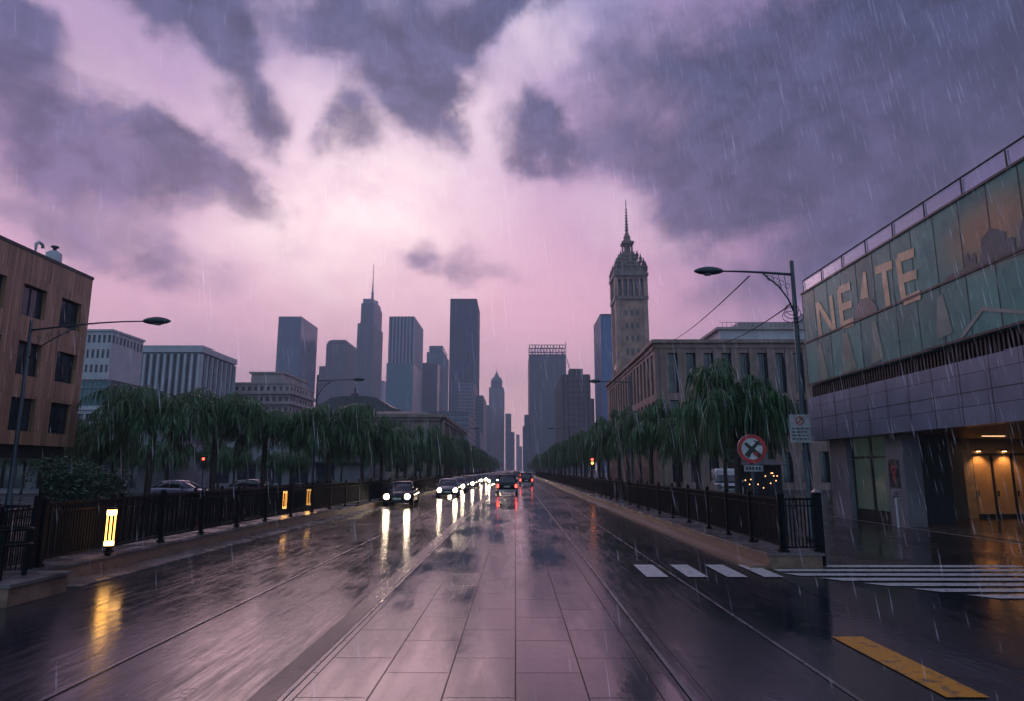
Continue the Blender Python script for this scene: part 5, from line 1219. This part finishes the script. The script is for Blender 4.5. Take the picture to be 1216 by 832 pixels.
for ch in list(bpy.data.objects):
    if ch.parent is suv: pass
km = kidmap()
far_ = dup(suv, km); far_['label'] = 'distant dark car driving away just past the dark estate car'; far_.location = (1.5, 96, .02)
far2 = dup(suv, km); far2['label'] = 'very distant car with tail lights in the away lane'; far2.location = (.4, 170, .02); far2['group'] = 'cars driving away'; far_['group'] = 'cars driving away'
protos = [c1_, c2_]; GO = 'oncoming cars with headlights on'
rr = random.Random(12)
y = 70; k = 0
spots = []
for lane, x in ((0, -5.7), (1, -3.1), (2, -1.2)):
    y = (68, 100, 190)[lane]
    while y < 620: spots.append((x + rr.uniform(-.2, .2), y)); y += rr.uniform(9, 14) * (1 + y / 900)
spots.sort(key=lambda s: s[1])
for i, (x, y) in enumerate(spots):
    o = dup(protos[(i + 1) % 2], km); o.location = (x, y, .02); o.rotation_euler.z = R(rr.uniform(-1, 2)); o['group'] = GO
    o['label'] = ('oncoming car with headlights on, %s back from the nearest dark car' % ordn[i + 1]) if i < 7 else 'far oncoming car glowing in the stream of headlights down the avenue'
c1_['group'] = GO; c2_['group'] = GO
pc = make_car('sedan', clil, 'lilac grey parked car behind the fence under the palm-like trees', False, False, name='parked_car'); pc.location = (-23.2, 47, .02); pc.rotation_euler.z = R(80)
pc2 = make_car('sedan', cdark, 'dark parked car further along behind the fence', False, False, name='parked_car'); pc2.location = (-19.6, 51, .02); pc2.rotation_euler.z = R(84)
vn = make_car('van', cwht, 'white van parked behind the trees next to the prohibition sign', False, False, name='van'); vn['category'] = 'van'; vn.location = (16.3, 52.5, .02); vn.rotation_euler.z = R(-12)

# traffic signals and small lit shop fronts
def signal(x, y, label, lit):
    t = thing('traffic_signal', (x, y, 0), label, 'traffic light')
    b = MB(); b.lathe(x, y, [(.07, 0), (.05, .3), (.05, 3.1)], 8); b.build('post', M['pole'], t)
    b = MB(); b.box(x - .16, x + .16, y - .12, y + .12, 2.3, 3.3); b.build('housing', blackp, t)
    for k, (c_, on) in enumerate((((1, .06, .03), 'r' in lit), ((1, .45, .08), 'a' in lit), ((.1, .8, .4), False))):
        b = MB(); b.disc((x, y - .121, 3.12 - k * .32), (0, -1, 0), (0, 0, 1), .11, 16, .02)
        b.build('lens', emit('signal_lens', c_, 7) if on else mat('dark_lens', tuple(v * .06 for v in c_), .3), t)
p = atY(715, 556, 62); signal(p.x - .9, 62, 'traffic signal showing red over amber under the mural-side trees', 'ra')
p = atY(242, 549, 58); signal(p.x, 58, 'traffic signal showing red behind the palm-like trees', 'r')
def stall(x, y, w_, label, n, seed, h0=.9, h1=2.5):
    t = thing('kiosk', (x, y, 0), label, 'kiosk'); r2 = random.Random(seed)
    b = MB(); b.box(x - w_ / 2, x + w_ / 2, y, y + 2.2, 0, h1 + .5); b.build('booth', M['frame'], t)
    b = MB(); b.prism([(x - w_ / 2 - .3, y - .9, h1 + .35), (x + w_ / 2 + .3, y - .9, h1 + .35), (x + w_ / 2 + .3, y + 2.4, h1 + .8), (x - w_ / 2 - .3, y + 2.4, h1 + .8)], (0, 0, .08)); b.build('awning', M['roof'], t)
    bm_ = MB().lathe(0, 0, [(.01, -.05), (.04, -.03), (.045, .01), (.02, .05)], 6).mesh('bulb', M['tinybulb'])
    for k in range(n): inst('bulb', bm_, t, (-w_ / 2 + .15 + r2.random() * (w_ - .3), -.06, h0 + (k % 5) * (h1 - h0) / 5 + r2.uniform(0, .12)))
p = atY(904, 566, 56); stall(p.x, 56, 3.4, 'warm lit kiosk seen through the fence beside the white van', 14, 4, .7, 2.2)

# ------------------------------------------------------------------ rain
rm = bpy.data.materials.new('rain_water'); rm.use_nodes = True; q = NT(rm.node_tree)
df = q.n('ShaderNodeBsdfTranslucent', {0: (.12, .12, .138, 1)}); d2 = q.n('ShaderNodeBsdfDiffuse', {0: (.12, .12, .138, 1)}); tr = q.n('ShaderNodeBsdfTransparent')
mx = q.n('ShaderNodeMixShader', {0: .5, 1: df.outputs[0], 2: d2.outputs[0]})
q.n('ShaderNodeOutputMaterial', {0: q.n('ShaderNodeAddShader', {0: tr.outputs[0], 1: mx.outputs[0]}).outputs[0]})
rr = random.Random(77); b = MB()
for _ in range(9500):
    y = 3.5 + 34 * rr.random() ** .8; x = (-.85 + 1.8 * rr.random() ** .62) * y; z = .1 + (3 + y * .9) * rr.random() ** .7
    if x < -21 or x > 14: continue
    L = rr.uniform(.18, .75) * (1 if y > 9 else .45); r = rr.uniform(.0018, .0052) * (1 + y / 20); sx = L * (.1 + .05 * rr.random())
    q0 = len(b.v); mz = z + L * .35
    for (px, pz, rad) in ((x - sx, z + L, .0), (x - sx * .35, mz, r), (x, z, .0)):
        for k in range(3):
            a = k * 2.094; b.v.append((px + rad * math.cos(a), y + rad * math.sin(a), pz))
    for i in range(2):
        for k in range(3): b.f.append((q0 + i * 3 + k, q0 + i * 3 + (k + 1) % 3, q0 + i * 3 + 3 + (k + 1) % 3, q0 + i * 3 + 3 + k))
tag(b.build('rain', rm), 'falling rain streaks over the whole street', 'rain', kind='stuff')

# ------------------------------------------------------------------ haze
HAZE = .0005
hm = bpy.data.materials.new('haze_air'); hm.use_nodes = True; q = NT(hm.node_tree)
pv_ = q.n('ShaderNodeVolumePrincipled', {'Color': (.8, .8, .97, 1), 'Density': HAZE, 'Anisotropy': 0.})
q.n('ShaderNodeOutputMaterial', {1: pv_.outputs[0]})
b = MB(); b.box(-1450, 1450, -60, 2350, -1.0, 330); tag(b.build('haze', hm), 'thin mauve rain haze filling the air over the city', 'haze', kind='stuff')
